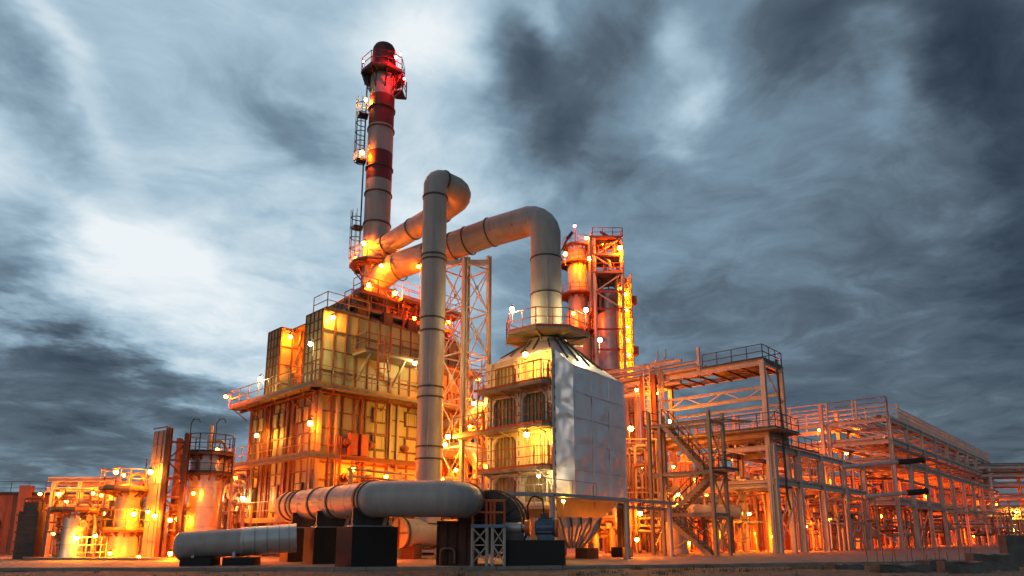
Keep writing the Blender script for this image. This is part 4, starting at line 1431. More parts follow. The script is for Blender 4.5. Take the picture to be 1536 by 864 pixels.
# big silver column with decks
vC = G(303, 38.6)
ztc = U(303, 682, 38.6).z
vt = vessel('process_vessel', 'tall shiny silver vessel with two ring decks beside the rusty lattice tower', vC, .93, .3, ztc + .3, CLADY, True, [(ztc, 1.35), (U(303, 712, 38.6).z, 1.40)], DARKS, 0, 9)
MB().lathe(vC + Z * (ztc + .2), [(.16, 0), (.16, .9), (.11, .95), (.11, 1.5)], 12).build('top_nozzle', VESSEL, vt)
for sx in (-.9, .55):
    MB().path([vC + Vector((sx, -.6, ztc)), vC + Vector((sx, -.6, ztc + 1.7)), vC + Vector((sx + .12, -.6, ztc + 1.95)), vC + Vector((sx + .42, -.6, ztc + 1.95)), vC + Vector((sx + .5, -.6, ztc + 1.75))], .028, 6).build('lamp_arm', DARKS, vt)
# thin dark vent stack behind
p = G(333, 47)
vs_ = T('vent_stack', 'slim dark vent pipe behind the tall shiny silver vessel', 'vent pipe', p)
MB().tube(p, p + Z * U(333, 690, 47).z, .28, 16).build('pipe', DARKS, vs_)
MB().flange(p + Z * (U(333, 690, 47).z - .3), Z, .28, .1, .06, 16).build('flange', BANDS, vs_)
p = G(350, 50)
vs_ = T('vent_stack', 'wide grey vent pipe close to the olive furnace wall', 'vent pipe', p)
MB().tube(p, p + Z * U(350, 700, 50).z, .42, 16).build('pipe', GALV, vs_)
MB().flange(p + Z * (U(350, 700, 50).z - .3), Z, .42, .1, .06, 16).build('flange', BANDS, vs_)
# pipe skids that fill the block
sk = [(68, 37.2, 2.2, 1.6, 2.7, 13, 'brown pipe skid at the foot of the open canopy frame beside the cabinet'),
      (128, 37.6, 1.4, 2.0, 2.2, 12, 'pipe skid with valves between the short silver vessel and the cream column'),
      (72, 41.6, 4.2, 2.2, 3.6, 16, 'tall pipe manifold under the canopy frame beams'),
      (150, 40.0, 2.6, 1.8, 4.1, 14, 'pipe manifold close behind the cream column vessel'),
      (204, 39.5, 1.1, 1.6, 4.6, 12, 'pipe manifold between the cream column and the grey panel'),
      (243, 38.8, 1.6, 1.3, 2.9, 11, 'small lit pipe skid inside the foot of the rusty lattice tower'),
      (318, 43.5, 2.2, 2.5, 5.4, 18, 'tall orange-lit pipe frame between the silver vessel and the furnace'),
      (322, 39.2, 1.5, 1.2, 3.0, 11, 'pipe skid in front of the tall pipe frame by the furnace'),
      (255, 46.0, 4.5, 2.5, 4.2, 14, 'pipe manifold standing behind the tall shiny vessel'),
      (95, 46.5, 5.5, 2.0, 3.3, 14, 'long low pipe manifold behind the canopy frame')]
for i, (px, Y, l1, l2, h, n_, lb) in enumerate(sk):
    pipework('pipe_skid', lb, 'pipework', G(px, Y), X1, Y1, l1, l2, h, n_, 20 + i)
# control stand rails
p = G(121, 35.6)
cr2 = T('guard_railing', 'short lit guard railing in front of the pipe skid by the short vessel', 'railing', p)
MB().handrail([p + Vector((-.1, 0, 0)), p + Vector((.75, .1, 0)), p + Vector((.8, 1.0, 0))], 1.15, .42, .03, toe=False, rails=(1.0, .66, .33)).build('rail', RACKP, cr2)
p = G(208, 38.5)
an = T('antenna_mast', 'thin dark mast rising above the pipework beside the grey panel', 'mast', p)
MB().tube(p, p + Z * U(208, 688, 38.5).z, .035, 8).build('mast', DARKS, an)
# low kerbed plinth under the block
kb = MB()
kb.prism([G(40, 35.4), G(285, 34.8), G(300, 50), G(30, 50)], .004, .12)
struct(kb.build('plant_pavement', CONC))

# ------------------------------------------------------------------ between furnace and heater: lit pipework behind the lattice tower
mids = [((672, 46.0), 2.2, 2.0, 9.5, 16, 'tall orange-lit pipe frame right behind the pale lattice tower'),
        ((703, 50.0), 2.6, 2.0, 13.5, 18, 'highest orange-lit pipe frame between furnace and heater'),
        ((668, 42.0), 1.8, 1.2, 4.6, 12, 'low pipe manifold at the foot of the lattice tower'),
        ((722, 46.0), 1.2, 1.5, 7.0, 12, 'narrow pipe frame touching the cream heater face')]
for i, ((px, Y), l1, l2, h, n_, lb) in enumerate(mids):
    pipework('pipe_skid', lb, 'pipework', G(px, Y), X1, Y1, l1, l2, h, n_, 60 + i, rmax=.18)
a = U(690, 632, 44)
ep = T('elbow_pipe', 'fat silver elbow pipe turning down behind the lattice tower', 'pipe', Vector((a.x, a.y, 0)))
p1_, p2_, p3_ = U(664, 640, 45), U(706, 628, 43.5), U(706, 628, 43.5)
c_ = U(727, 676, 43)
MB().path(fillet([U(664, 676, 45), U(722, 676, 43), U(722, 735, 43)], 1.1, 5), .55, 24).build('bend', CLADY, ep)
MB().path(fillet([U(664, 640, 46), U(705, 626, 43.6), U(738, 600, 42.8)], .8, 4), .42, 20).build('branch', CLADY, ep)
# ------------------------------------------------------------------ right: pipe racks
RA = Vector((math.sin(R(42.5)), math.cos(R(42.5)), 0))
RB = Vector((-math.cos(R(42.5)), math.sin(R(42.5)), 0))


def rack(name, label, o, e1, e2, xs, ys, levels, cw=.26, bw=(.2, .3), brace1=(), brace2=(), m=RACKP, decks=(), skip=(), cols=True, top=None):
    """portal frame: columns on a grid, one long beam per line and level, cross beams, braces"""
    t = T(name, label, 'pipe rack', o)
    P_ = lambda a, b, z=0: o + e1 * a + e2 * b + Z * z
    H = top or max(levels)
    for i, x in enumerate(xs):
        for j, y in enumerate(ys):
            if (i, j) in skip: continue
            MB().ibeam(P_(x, y, 0), P_(x, y, H), cw, cw, .04, e2).build('column', m, t)
    for z in levels:
        for j, y in enumerate(ys): MB().ibeam(P_(xs[0] - .15, y, z - bw[1] / 2), P_(xs[-1] + .15, y, z - bw[1] / 2), bw[0], bw[1], .035).build('beam', m, t)
        for i, x in enumerate(xs): MB().ibeam(P_(x, ys[0], z - bw[1] / 2 - .01), P_(x, ys[-1], z - bw[1] / 2 - .01), bw[0], bw[1] * .9, .035).build('cross_beam', m, t)
    for (i, j, za, zb) in brace1:
        MB().bar(P_(xs[i], ys[j], za), P_(xs[i + 1], ys[j], zb), .09).build('brace', m, t)
    for (i, j, za, zb) in brace2:
        MB().bar(P_(xs[i], ys[j], za), P_(xs[i], ys[j + 1], zb), .09).build('brace', m, t)
    return t, P_


RP = [PIPEM, GALV, PIPER, VESSEL, CLADY]


def rackpipes(P_, x0, x1, ys, z, seed, lab, grp, along=0):
    r = random.Random(seed)
    for y in ys:
        rad = r.choice((.07, .10, .14, .20, .12, .17))
        a, b = (P_(x0 + r.uniform(-.4, .4), y, z + rad), P_(x1 + r.uniform(-.4, .4), y, z + rad)) if not along else (P_(y, x0 + r.uniform(-.3, .3), z + rad), P_(y, x1 + r.uniform(-.3, .3), z + rad))
        pts = [a, b]
        if r.random() < .3:
            q = a.lerp(b, r.uniform(.55, .9))
            pts = fillet([a, q, q + Z * r.uniform(.4, .9)], .25, 3)
        tag(MB().path(pts, rad, 8).build('rack_pipe', r.choice(RP), None, a), lab, 'pipe', grp)


# F1: near tall frame with the ladder column
C1 = Vector((18.2, 48.0, 0))
f1, Q1 = rack('pipe_rack', 'tall open cream steel frame with a railed top deck and zigzag stairs beside it', C1, RB, RA, [0, 9.4, 12.8], [0, 3.4], [4.9, 8.45, 13.75], .34, (.24, .36),
              brace2=[(0, 0, 9.0, 11.3), (0, 0, 13.4, 10.9), (0, 0, 5.2, 8.1), (0, 0, .2, 4.6)], top=13.75)
for z in (11.75, 10.95):
    for y in (0, 3.4): MB().ibeam(Q1(0, y, z), Q1(9.4, y, z), .16, .18, .03).build('truss_chord', RACKP, f1)
for i in range(6):
    a0, a1 = i * 9.4 / 6, (i + 1) * 9.4 / 6
    za, zb = (10.95, 11.75) if i % 2 else (11.75, 10.95)
    MB().bar(Q1(a0, 0, za), Q1(a1, 0, zb), .09).build('truss_web', RACKP, f1)
for a in (3.0, 6.4):
    MB().bar(Q1(a, 0, 13.5), Q1(a - 1.8, 3.4, 13.5), .09).build('brace', RACKP, f1)
mb = MB()
for i in range(8): mb.bar(Q1(.3 + i * 1.2, 0, 13.35), Q1(.3 + i * 1.2, 3.4, 13.35), .1, .14)
mb.build('deck_joist', RUSTB, f1)
dk = MB().prism([Q1(-.2, -.2), Q1(4.6, -.2), Q1(4.6, 3.6), Q1(-.2, 3.6)], 13.76, 13.82).build('deck', GRATE, f1)
MB().handrail([Q1(4.6, -.1, 13.82), Q1(-.1, -.1, 13.82), Q1(-.1, 3.5, 13.82), Q1(4.6, 3.5, 13.82)], 1.1, 1.2, .035).build('handrail', DARKS, dk)
MB().bar(Q1(4.9, -.1, 13.7), Q1(4.9, -.1, 15.6), .2).build('post', RACKP, f1)
dk = MB().prism([Q1(-1.2, -1.3), Q1(9.2, -1.3), Q1(9.2, 3.2), Q1(-1.2, 3.2)], 8.46, 8.52).build('deck', GRATE, f1)
MB().handrail([Q1(9.2, -1.25, 8.52), Q1(-1.1, -1.25, 8.52), Q1(-1.1, 3.1, 8.52)], 1.1, 1.3, .035).build('handrail', DARKS, dk)
# paired rusty column with caged ladder
for a in (8.8, 9.9): MB().ibeam(Q1(a, -.3, 0), Q1(a, -.3, 14.1), .34, .3, .04, RA).build('column', RUSTB, f1)
MB().ladder(Q1(9.35, -.5, 3.0), Q1(9.35, -.5, 14.9), RB, .55, .36, .045).build('ladder', RACKP, f1)
mb = MB()
for k in range(4): mb.tube(Q1(8.35 - k * .14, -.35, 1.0), Q1(8.35 - k * .14, -.35, 14.6 - .2 * k), .05, 6)
mb.build('riser_bundle', PIPEM, f1)
# pipes on top of the frame running behind the silver heater
for i, (y, z, x0) in enumerate(((-.12, 14.0, 4.9), (.25, 14.5, 5.0), (.6, 14.1, 4.7), (1.1, 14.85, 6.0), (1.7, 14.2, 5.0), (2.4, 14.5, 5.2), (-.15, 13.05, 6.5), (-.1, 14.85, 6.4), (-.2, 12.6, 9.0), (.7, 15.2, 7.5), (3.0, 14.1, 4.8))):
    tag(MB().path([Q1(x0, y, z), Q1(15.5, y, z)], (.17, .13, .2, .12, .16, .13)[i % 6], 10).build('rack_pipe', (PIPEM, VESSEL, RACKP)[i % 3], None, Q1(x0, y, z)),
        'pale pipe running along the top of the tall open frame', 'pipe', 'pipes on top of the tall open frame')
tag(MB().path(fillet([Q1(-.6, 1.2, 13.9), Q1(-.6, 1.2, 4.0), Q1(-.6, 1.6, 3.0)], .3, 3), .085, 8).build('drop_pipe', DARKS, None, Q1(-.6, 1.2, 4)), 'black pipe dropping down the end of the tall open frame', 'pipe')
for a in (9.2, 8.5):
    p = Q1(a, .3, 13.8)
    tag(MB().path(fillet([p, p + Z * 1.3, p + Z * 1.6 - RB * .5, p + Z * 2.3 - RB * .5], .2, 3), .06, 6).build('vent_pipe', GALV, None, p), 'thin bent vent pipe on top of the ladder column of the tall frame', 'vent pipe', 'vent pipes above the ladder column')

# R3: low rack running away behind the near frame
C3 = C1
f3, Q3 = rack('pipe_rack', 'low cream rack on stout columns running away from the tall open frame', C1 + RA * .0, RA, RB, [0, 4.6, 9.6, 15.2, 21], [-.25, 4.2], [5.15, 7.55], .46, (.26, .42),
              brace1=[(0, 0, .3, 4.7), (1, 0, 4.7, .3), (3, 0, .3, 4.7), (0, 1, .3, 4.7), (2, 1, .3, 4.7), (2, 1, 4.7, .3)], skip=((0, 1),), top=7.55)
for i in (1, 2, 3): MB().bar(Q3([0, 4.6, 9.6, 15.2][i], -.25, 3.3), Q3([0, 4.6, 9.6, 15.2][i] + 1.5, -.25, 4.8), .12).build('knee_brace', RACKP, f3)
rackpipes(Q3, 0, 21, [.0, .35, .75, 1.1, 1.5, 2.0, 2.5, 3.0, 3.6], 5.16, 3, 'pipe lying on the lower deck of the low cream rack', 'pipes on the lower deck of the low rack')
rackpipes(Q3, .5, 20.5, [.1, .5, .9, 1.3, 1.7, 2.1, 2.6, 3.1, 3.7], 7.56, 4, 'pipe lying on the upper deck of the low cream rack', 'pipes on the upper deck of the low rack')
for i in range(34): MB().bar(Q3(.4 + i * .6, -.2, 7.62), Q3(.4 + i * .6, -.2, 7.82), .1).build('pipe_shoe', RACKP, f3)
mb = MB().handrail([Q3(0, -.6, 7.56), Q3(8.5, -.6, 7.56)], 1.0, 1.5, .03)
mb.build('handrail', DARKS, f3)
# black lagged pipe ends poking out past the rack
for i, (px0, py0, px1, py1, Y, lb) in enumerate(((1262, 701, 1383, 690, 57, 'upper black lagged pipe sticking out past the low cream rack'), (1296, 745, 1388, 737, 56, 'lower black lagged pipe sticking out past the low cream rack'))):
    a, b = U(px0, py0, Y), U(px1, py1, Y - .5)
    m_ = a.lerp(b, .70)
    t = T('lagged_pipe', lb, 'pipe', a)
    MB().tube(a, m_, .17, 16).build('pipe', GALV, t)
    MB().lathe(m_, [(.22, 0), (.24, .05), (.24, (b - m_).length), (.29, (b - m_).length), (.29, (b - m_).length + .12)], 16, axis=(b - m_)).build('lagging', BLACKC, t)

# R2: long tall rack whose corner stands clear at the right
C2 = Vector((35.9, 64.0, 0))
f2, Q2 = rack('pipe_rack', 'long tall cream rack stepping away to the right under a pipe guard', C2, RA, RB, [0] + [6.4 * i for i in range(1, 10)], [0, 5.5], [4.4, 8.3, 10.2, 12.3], .36, (.24, .40),
              brace2=[(0, 0, 8.5, 10.0), (0, 0, 10.4, 12.1), (0, 0, 4.6, 8.2), (0, 0, .2, 4.2)], brace1=[(1, 0, .2, 4.2), (3, 0, 4.2, .2), (5, 0, .2, 4.2), (7, 0, 4.2, .2), (0, 0, .2, 4.2)], top=12.3)
f2b, Q2b = rack('pipe_rack', 'tall cream rack wing running back behind the tall open frame', C2 + RB * 5.5 , RB, RA, [0.6, 5.2, 9.8, 14.4, 19.0], [0.0, 5.0], [4.4, 8.3, 10.2, 12.3], .34, (.24, .36),
                brace1=[(0, 0, .2, 4.2), (2, 0, .2, 4.2), (1, 0, 8.3, 10.1)], top=14.2)


def pipeguard(t, pts, h, m):
    mb = MB()
    for p, q in zip(pts, pts[1:]):
        n = max(1, round((q - p).length / 3.0))
        for i in range(n + 1): mb.bar(p.lerp(q, i / n), p.lerp(q, i / n) + Z * h, .14)
        for k in (.25, .5, .75, 1.0): mb.bar(p + Z * h * k, q + Z * h * k, .09)
    mb.build('guard_rail', m, t)


pipeguard(f2b, [Q2b(-5.5, 0, 12.3), Q2b(19, 0, 12.3)], 2.0, RACKP)
pipeguard(f2b, [Q2b(-5.3, 5.0, 12.3), Q2b(19, 5.0, 12.3)], 2.0, RACKP)
pipeguard(f2, [Q2(0, 0, 12.3), Q2(0, 5.5, 12.3)], 2.0, RACKP)
# fine mesh screen along the far run
mb = MB()
L_ = 57.6
for i in range(300): mb.bar(Q2(4 + i * .178, 0, 12.3), Q2(4 + i * .178, 0, 13.7), .028)
for z in (12.4, 12.85, 13.3, 13.7): mb.bar(Q2(4, 0, z), Q2(57.4, 0, z), .05)
mb.build('screen', RACKP, f2)
for z, sd, lb in ((4.42, 11, 'lowest'), (8.32, 12, 'second'), (10.22, 13, 'third'), (12.32, 14, 'top')):
    rackpipes(Q2, .2, 57, [.15, .55, .95, 1.4, 1.9, 2.5, 3.0, 3.6, 4.2, 5.0], z, sd, 'long pipe on the %s deck of the long tall rack' % lb, 'pipes on the %s deck of the long tall rack' % lb)
    if z < 12: rackpipes(Q2b, -5, 19, [.1, .5, .9, 1.5, 2.1, 2.8, 3.4, 4.2], z, sd + 10, 'pipe on the %s deck of the rack wing behind the tall frame' % lb, 'pipes on the %s deck of the rack wing' % lb)
mb = MB()
for z in (8.34, 10.24, 12.34):
    for i in range(80): mb.bar(Q2(.4 + i * .72, -.12, z), Q2(.4 + i * .72, -.12, z + .16), .16, .12)
o_ = mb.build('pipe_shoe', RACKP, f2)
o_['kind'] = 'stuff'
# outer service rails down the long side
for z in (3.9, 7.6): MB().ibeam(Q2(-.6, -1.0, z), Q2(55, -1.0, z), .2, .26, .03).build('service_beam', RACKP, f2)
for i in range(9):
    MB().ibeam(Q2(1.5 + i * 6.4, -1.0, 0), Q2(1.5 + i * 6.4, -1.0, 7.6), .3, .3, .04, RB).build('outer_column', RACKP, f2)
for z, lb in ((9.3, 'upper'), (6.3, 'lower')):
    t = T('cable_tray', '%s cable tray hung along the open side of the long tall rack' % lb, 'cable tray', Q2(0, -.4, z))
    MB().bar(Q2(.4, -.35, z), Q2(57, -.35, z), .5, .05).build('tray', GALV, t)
    for k in (-.14, 0, .13): MB().tube(Q2(.4, -.35 + k, z + .07), Q2(57, -.35 + k, z + .07), .05, 6).build('cable', DARKS, t)
for a, z in ((2.2, 6.4), (7.0, 6.4), (12.5, 6.3), (18, 6.3)):
    MB().bar(Q3(a, -.28, 5.2), Q3(a, -.28, 7.3), .12).build('hanger', RACKP, f3)
# far cross rack
C4 = Vector((70, 100, 0))
f4, Q4 = rack('pipe_rack', 'far low rack crossing at the end of the long tall rack', C4, Vector((.98, -.2, 0)), Vector((.2, .98, 0)), [-6, 0, 6, 12, 18, 24], [0, 5], [3.2, 5.0, 6.8, 8.6, 10.0, 11.2], .4, (.3, .4), top=11.2)
for z_, sd_ in ((3.3, 33), (5.1, 34), (6.9, 35), (10.1, 36)): rackpipes(Q4, -7, 27, [-.2, .5, 1.1, 1.8, 2.6, 3.6], z_, sd_, 'pipe on a middle deck of the far low cross rack', 'pipes on the middle decks of the far cross rack')
rackpipes(Q4, -3, 27, [.4, 1.2, 2.2, 3.4], 8.7, 31, 'pipe on the far low cross rack', 'pipes on the far cross rack')
rackpipes(Q4, -3, 27, [.4, 1.2, 2.2, 3.4], 11.3, 32, 'pipe on the top of the far low cross rack', 'pipes on top of the far cross rack')

# ------------------------------------------------------------------ stair tower with zigzag flights
S0 = Vector((12.3, 42.0, 0))
sw, sdp = 4.3, 1.9
Qs = lambda a, b, z=0: S0 + RB * a + RA * b + Z * z
stt = T('stair_tower', 'greenish steel stair tower with three zigzag flights by the tall open frame', 'stairs', S0)
for a in (0, sw):
    for b in (0, sdp): MB().ibeam(Qs(a, b, 0), Qs(a, b, 9.3 if a else 9.0), .2, .22, .03, RA).build('column', PALEB, stt)
MB().ibeam(Qs(sw - .8, 0, 0), Qs(sw - .8, 0, 8.3), .2, .2, .03, RA).build('column', PALEB, stt)
for z in (8.3, 5.1, 2.5):
    for b in (0, sdp): MB().ibeam(Qs(-.1, b, z), Qs(sw + .4, b, z), .14, .22, .03).build('beam', PALEB, stt)
    for a in (0, sw): MB().ibeam(Qs(a, 0, z - .02), Qs(a, sdp, z - .02), .14, .2, .03).build('beam', PALEB, stt)
for a, z in ((sw - 1.0, 8.4), (-.9, 5.2), (sw - .7, 2.6)):
    la = MB().prism([Qs(a, -.05), Qs(a + 1.4, -.05), Qs(a + 1.4, sdp + .05), Qs(a, sdp + .05)], z - .06, z).build('landing', GRATE, stt)
    MB().handrail([Qs(a, sdp, z), Qs(a, -.0, z), Qs(a + 1.4, 0, z)] if a < 0 else [Qs(a + 1.4, sdp, z), Qs(a + 1.4, 0, z)], 1.05, 1.0, .028).build('handrail', DARKS, la)
for (a0, z0), (a1, z1), b in (((sw - 1.0, 8.4), (.5, 5.2), .45), ((.4, 5.2), (sw - .7, 2.6), 1.45), ((sw - .7, 2.6), (.3, 0), .45)):
    mb = MB()
    for db in (-.42, .42): mb.bar(Qs(a0, b + db, z0 - .1), Qs(a1, b + db, z1 - .1), .06, .28)
    fl = mb.build('stair_flight', PALEB, stt)
    mb = MB()
    n_ = int(abs(z0 - z1) / .2)
    for i in range(1, n_):
        c = Qs(a0, b, z0 - .05).lerp(Qs(a1, b, z1 - .05), i / n_)
        mb.obox(c, RB * .13, RA * .4, Z * .02)
    mb.build('tread', GRATE, fl)
    mb = MB()
    for db in (-.42, .42):
        for k in (.5, 1.0): mb.bar(Qs(a0, b + db, z0 + k), Qs(a1, b + db, z1 + k), .04)
        for i in range(5):
            c = Qs(a0, b + db, z0).lerp(Qs(a1, b + db, z1), i / 4)
            mb.bar(c, c + Z * 1.0, .045)
    mb.build('handrail', DARKS, fl)
for z0, z1 in ((.2, 2.4), (2.6, 5.0), (5.2, 8.2)):
    MB().bar(Qs(0, 0, z0), Qs(0, sdp, z1), .07).build('brace', PALEB, stt)
    MB().bar(Qs(0, sdp, z0), Qs(0, 0, z1), .07).build('brace', PALEB, stt)
    MB().bar(Qs(sw, 0, z0), Qs(sw, sdp, z1), .07).build('brace', PALEB, stt)
for p, q in ((Qs(0, 0, 5.3), Qs(1.6, 0, 8.2)), (Qs(sw, sdp, 2.7), Qs(0, sdp, 5.0)), (Qs(sw, sdp, .2), Qs(0, sdp, 2.4))): MB().bar(p, q, .08).build('brace', PALEB, stt)
MB().bar(Qs(-.4, .2, 8.3), Qs(-1.6, 2.4, 8.3), .5, .08, Z).build('gangway', GRATE, stt)

# ------------------------------------------------------------------ plant inside the racks
skr = [(955, 47.0, 2.6, 2.4, 3.6, 14, 'pipe skid behind the posts of the cable tray and right of the chute'),
       (942, 52.0, 2.4, 2.4, 8.5, 18, 'tall lit pipe frame rising right behind the silver cladding'),
       (1015, 51.0, 3.4, 2.4, 4.2, 16, 'pipe skid glowing behind the zigzag stairs'),
       (1080, 53.0, 3.6, 2.4, 4.3, 16, 'pipe skid under the middle of the tall open frame'),
       (1210, 57.0, 3.4, 2.4, 4.2, 14, 'pipe skid under the low rack next to the near columns'),
       (1255, 60.0, 3.6, 2.6, 4.4, 14, 'pipe skid under the middle bays of the low rack'),
       (1320, 66.0, 4.2, 2.6, 4.0, 14, 'pipe skid at the corner of the long tall rack'),
       (1375, 74.0, 5.0, 2.6, 4.0, 14, 'pipe skid in the second bay of the long tall rack'),
       (1425, 84.0, 6.0, 3.0, 4.0, 14, 'pipe skid halfway along the long tall rack'),
       (1465, 94.0, 7.0, 3.0, 4.2, 14, 'pipe skid near the far end of the long tall rack'),
       (1130, 62.0, 7.0, 2.5, 7.6, 18, 'wide pipe manifold behind the tall open frame'),
       (1020, 60.0, 6.0, 2.5, 9.5, 18, 'tall pipe manifold between ladder column and silver heater'),
       (1245, 72.0, 8.0, 3.0, 7.0, 16, 'wide pipe manifold behind the low rack'),
       (1510, 98.0, 8.0, 3.0, 6.0, 14, 'pipe skid under the far cross rack')]
for i, (px, Y, l1, l2, h, n_, lb) in enumerate(skr):
    pipework('pipe_skid', lb, 'pipework', G(px, Y), X1, Y1, l1, l2, h, n_, 120 + i, rmin=.04, rmax=.15)
# horizontal drums, vertical vessels, pumps
def drum(label, o, e, L_, r, zc_, m):
    t = T('storage_drum', label, 'drum', o)
    MB().lathe(o - e * L_ / 2 + Z * zc_, [(.01, -r * .5), (r * .5, -r * .42), (r * .85, -r * .22), (r, 0), (r, L_), (r * .85, L_ + r * .22), (r * .5, L_ + r * .42), (.01, L_ + r * .5)], 24, axis=e, caps=False).build('shell', m, t)
    for k in (-.3, .3): MB().obox(o + e * L_ * k + Z * (zc_ - r * .6) / 2, e * .12, Vector((-e.y, e.x, 0)) * r * .8, Z * (zc_ - r * .6) / 2).build('saddle', RUSTB, t)
    for k in (-.2, .25): MB().lathe(o + e * L_ * k + Z * (zc_ + r * .95), [(.14, 0), (.14, .25), (.22, .25), (.22, .32)], 12).build('nozzle', PIPEM, t)


drum('fat horizontal drum glowing behind the lower stair flight', G(1075, 50.5), X1, 3.4, .55, 2.9, VESSEL)
drum('horizontal drum beneath the far bays of the low rack', G(1285, 68), X1, 4.0, .7, 1.6, VESSEL)
drum('horizontal drum deep under the long tall rack', G(1400, 88), X1, 5.0, .9, 1.8, CLADY)
vessel('process_vessel', 'stout pale vessel standing behind the lowest stair flight', G(1013, 47.5), .8, .3, 3.4, VESSEL, True, (), RAILY, 2, 21)
vessel('process_vessel', 'slim vessel under the near end of the low rack', G(1228, 62), .6, .4, 4.2, CLADY, True, (), RAILY, 2, 22)
vessel('process_vessel', 'slim vessel under the second bay of the long tall rack', G(1352, 76), .7, .4, 4.0, VESSEL, True, (), RAILY, 2, 23)
deep = [(880, 47, 3.0, 2.0, 3.4, 'lit pipe manifold seen under the silver cladding beside the ribbed chute'), (905, 55, 3.5, 2.0, 5.0, 'pipe manifold between the ribbed chute and the sheds behind'),
        (935, 58, 6, 2.5, 6.5, 'pipe manifold deep behind the silver heater and the cable tray posts'), (1060, 66, 7, 2.5, 5.0, 'pipe manifold in front of the sheet-clad shed behind the stairs'),
        (1150, 70, 7, 2.5, 4.6, 'pipe manifold deep behind the two near rack columns'), (1215, 78, 8, 2.5, 5.0, 'pipe manifold in front of the long sheet-clad shed'),
        (1290, 80, 8, 2.5, 5.5, 'pipe manifold deep behind the far bays of the low rack'), (1345, 96, 9, 3, 5.5, 'pipe manifold deep behind the corner of the long tall rack'),
        (1410, 110, 10, 3, 6, 'pipe manifold in front of the far sheet-clad shed')]
for i, (px, Y, l1, l2, h, lb) in enumerate(deep):
    pipework('pipe_skid', lb, 'pipework', G(px, Y), X1, Y1, l1, l2, h, 16, 220 + i, rmin=.07, rmax=.24)
# sheet-clad sheds behind everything
for (px0, px1, Y, h, lb) in ((925, 1010, 64, 4.6, 'red-lit sheet-clad shed behind the stair tower'), (1085, 1185, 58, 3.1, 'low red-lit container shed under the tall open frame'), (1190, 1330, 86, 8.6, 'long sheet-clad shed behind the low rack'), (1000, 1180, 78, 6.6, 'wide sheet-clad shed behind the tall open frame'),
                        (1335, 1500, 122, 12.0, 'far sheet-clad shed beyond the long tall rack')):
    a, b = G(px0, Y), G(px1, Y + 4)
    e = (b - a); n_ = Vector((-e.y, e.x, 0)).normalized()
    t = T('plant_shed', lb, 'shed', (a + b) / 2)
    MB().obox((a + b) / 2 + n_ * 2.5 + Z * h / 2, e / 2, n_ * 2.5, Z * h / 2).build('wall', BRICK, t)
    mb = MB()
    k = int(e.length / .7)
    for i in range(k + 1): mb.bar(a.lerp(b, i / k) - n_ * .03 + Z * .1, a.lerp(b, i / k) - n_ * .03 + Z * h, .08)
    mb.build('sheet_rib', BRICK, t)
    MB().obox((a + b) / 2 + n_ * 2.5 + Z * (h + .1), e / 2 * 1.03, n_ * 2.7, Z * .1).build('roof', DARKS, t)

# ------------------------------------------------------------------ distillation columns far behind the heater
D0 = G(874, 76)
hD = lambda py, Y=76: U(866, py, Y).z
v1 = vessel('distillation_column', 'round distillation column with a lit railed crown behind the heater duct', D0, 1.15, 1.0, hD(372), VESSEL, True, [(hD(398), 2.0), (hD(372), 1.7), (hD(445), 2.1), (hD(500), 2.1)], RAILO, 0, 40, 'column')
MB().lathe(D0, [(1.5, hD(470)), (1.5, hD(545)), (1.15, hD(553))], 24).build('wide_section', VESSEL, v1)
MB().tube(D0 + Vector((-.2, -.3, hD(372))), D0 + Vector((-.2, -.3, hD(344))), .05, 8).build('beacon_mast', DARKS, v1)
for dx_ in (1.5, 1.75): MB().tube(D0 + Vector((dx_, -.6, 4)), D0 + Vector((dx_, -.6, hD(385))), .13, 10).build('side_pipe', PIPEM, v1)
# steel structure with second column
D1 = G(921, 74)
hE = lambda py: U(911, py, 74).z
v2 = vessel('distillation_column', 'fat pale distillation column rising beside the lit ladder shaft', D1 + Vector((.3, .6, 0)), 1.35, 1.0, hE(432), GALV, True, [], RAILO, 0, 41, 'column', None, False)
fr = T('column_tower', 'tall open steel tower with platforms and a row of ladder lamps', 'tower', D1)
tw_ = 1.55
cs = [D1 + Vector((i * tw_, j * 1.6, 0)) for i, j in ((-1, -1), (1, -1), (1, 1), (-1, 1))]
ztop = hE(366)
for p in cs: MB().bar(p, p + Z * ztop, .26).build('column', RACKP, fr)
MB().obox(cs[3].lerp(cs[0], .5) + Z * (hE(360) + hE(470)) / 2 + Vector((-.05, 0, 0)), (.35, 0, 0), (0, 1.2, 0), Z * (hE(360) - hE(470)) / 2).build('cable_duct', SLAB, fr)
zs_ = [hE(y) for y in (560, 530, 500, 470, 445, 418, 392, 366)]
for z in zs_:
    for i in range(4): MB().bar(cs[i] + Z * z, cs[(i + 1) % 4] + Z * z, .18).build('beam', RAILO, fr)
for k, (za, zb) in enumerate(zip(zs_[3:], zs_[4:])):
    a, b = (0, 1) if k % 2 else (1, 0)
    MB().bar(cs[a] + Z * za, cs[b] + Z * zb, .13).build('brace', RACKP, fr)
    MB().bar(cs[1 if k % 2 else 2] + Z * za, cs[2 if k % 2 else 1] + Z * zb, .13).build('brace', RACKP, fr)
for z in (ztop, hE(392), hE(418)):
    dk = MB().prism([p + (p - D1) * .12 for p in cs], z, z + .1).build('deck', GRATE, fr)
    MB().handrail([p + (p - D1) * .1 + Z * (z + .1) for p in cs], 1.1, 1.2, .04, True).build('handrail', RAILO, dk)
r_ = random.Random(5)
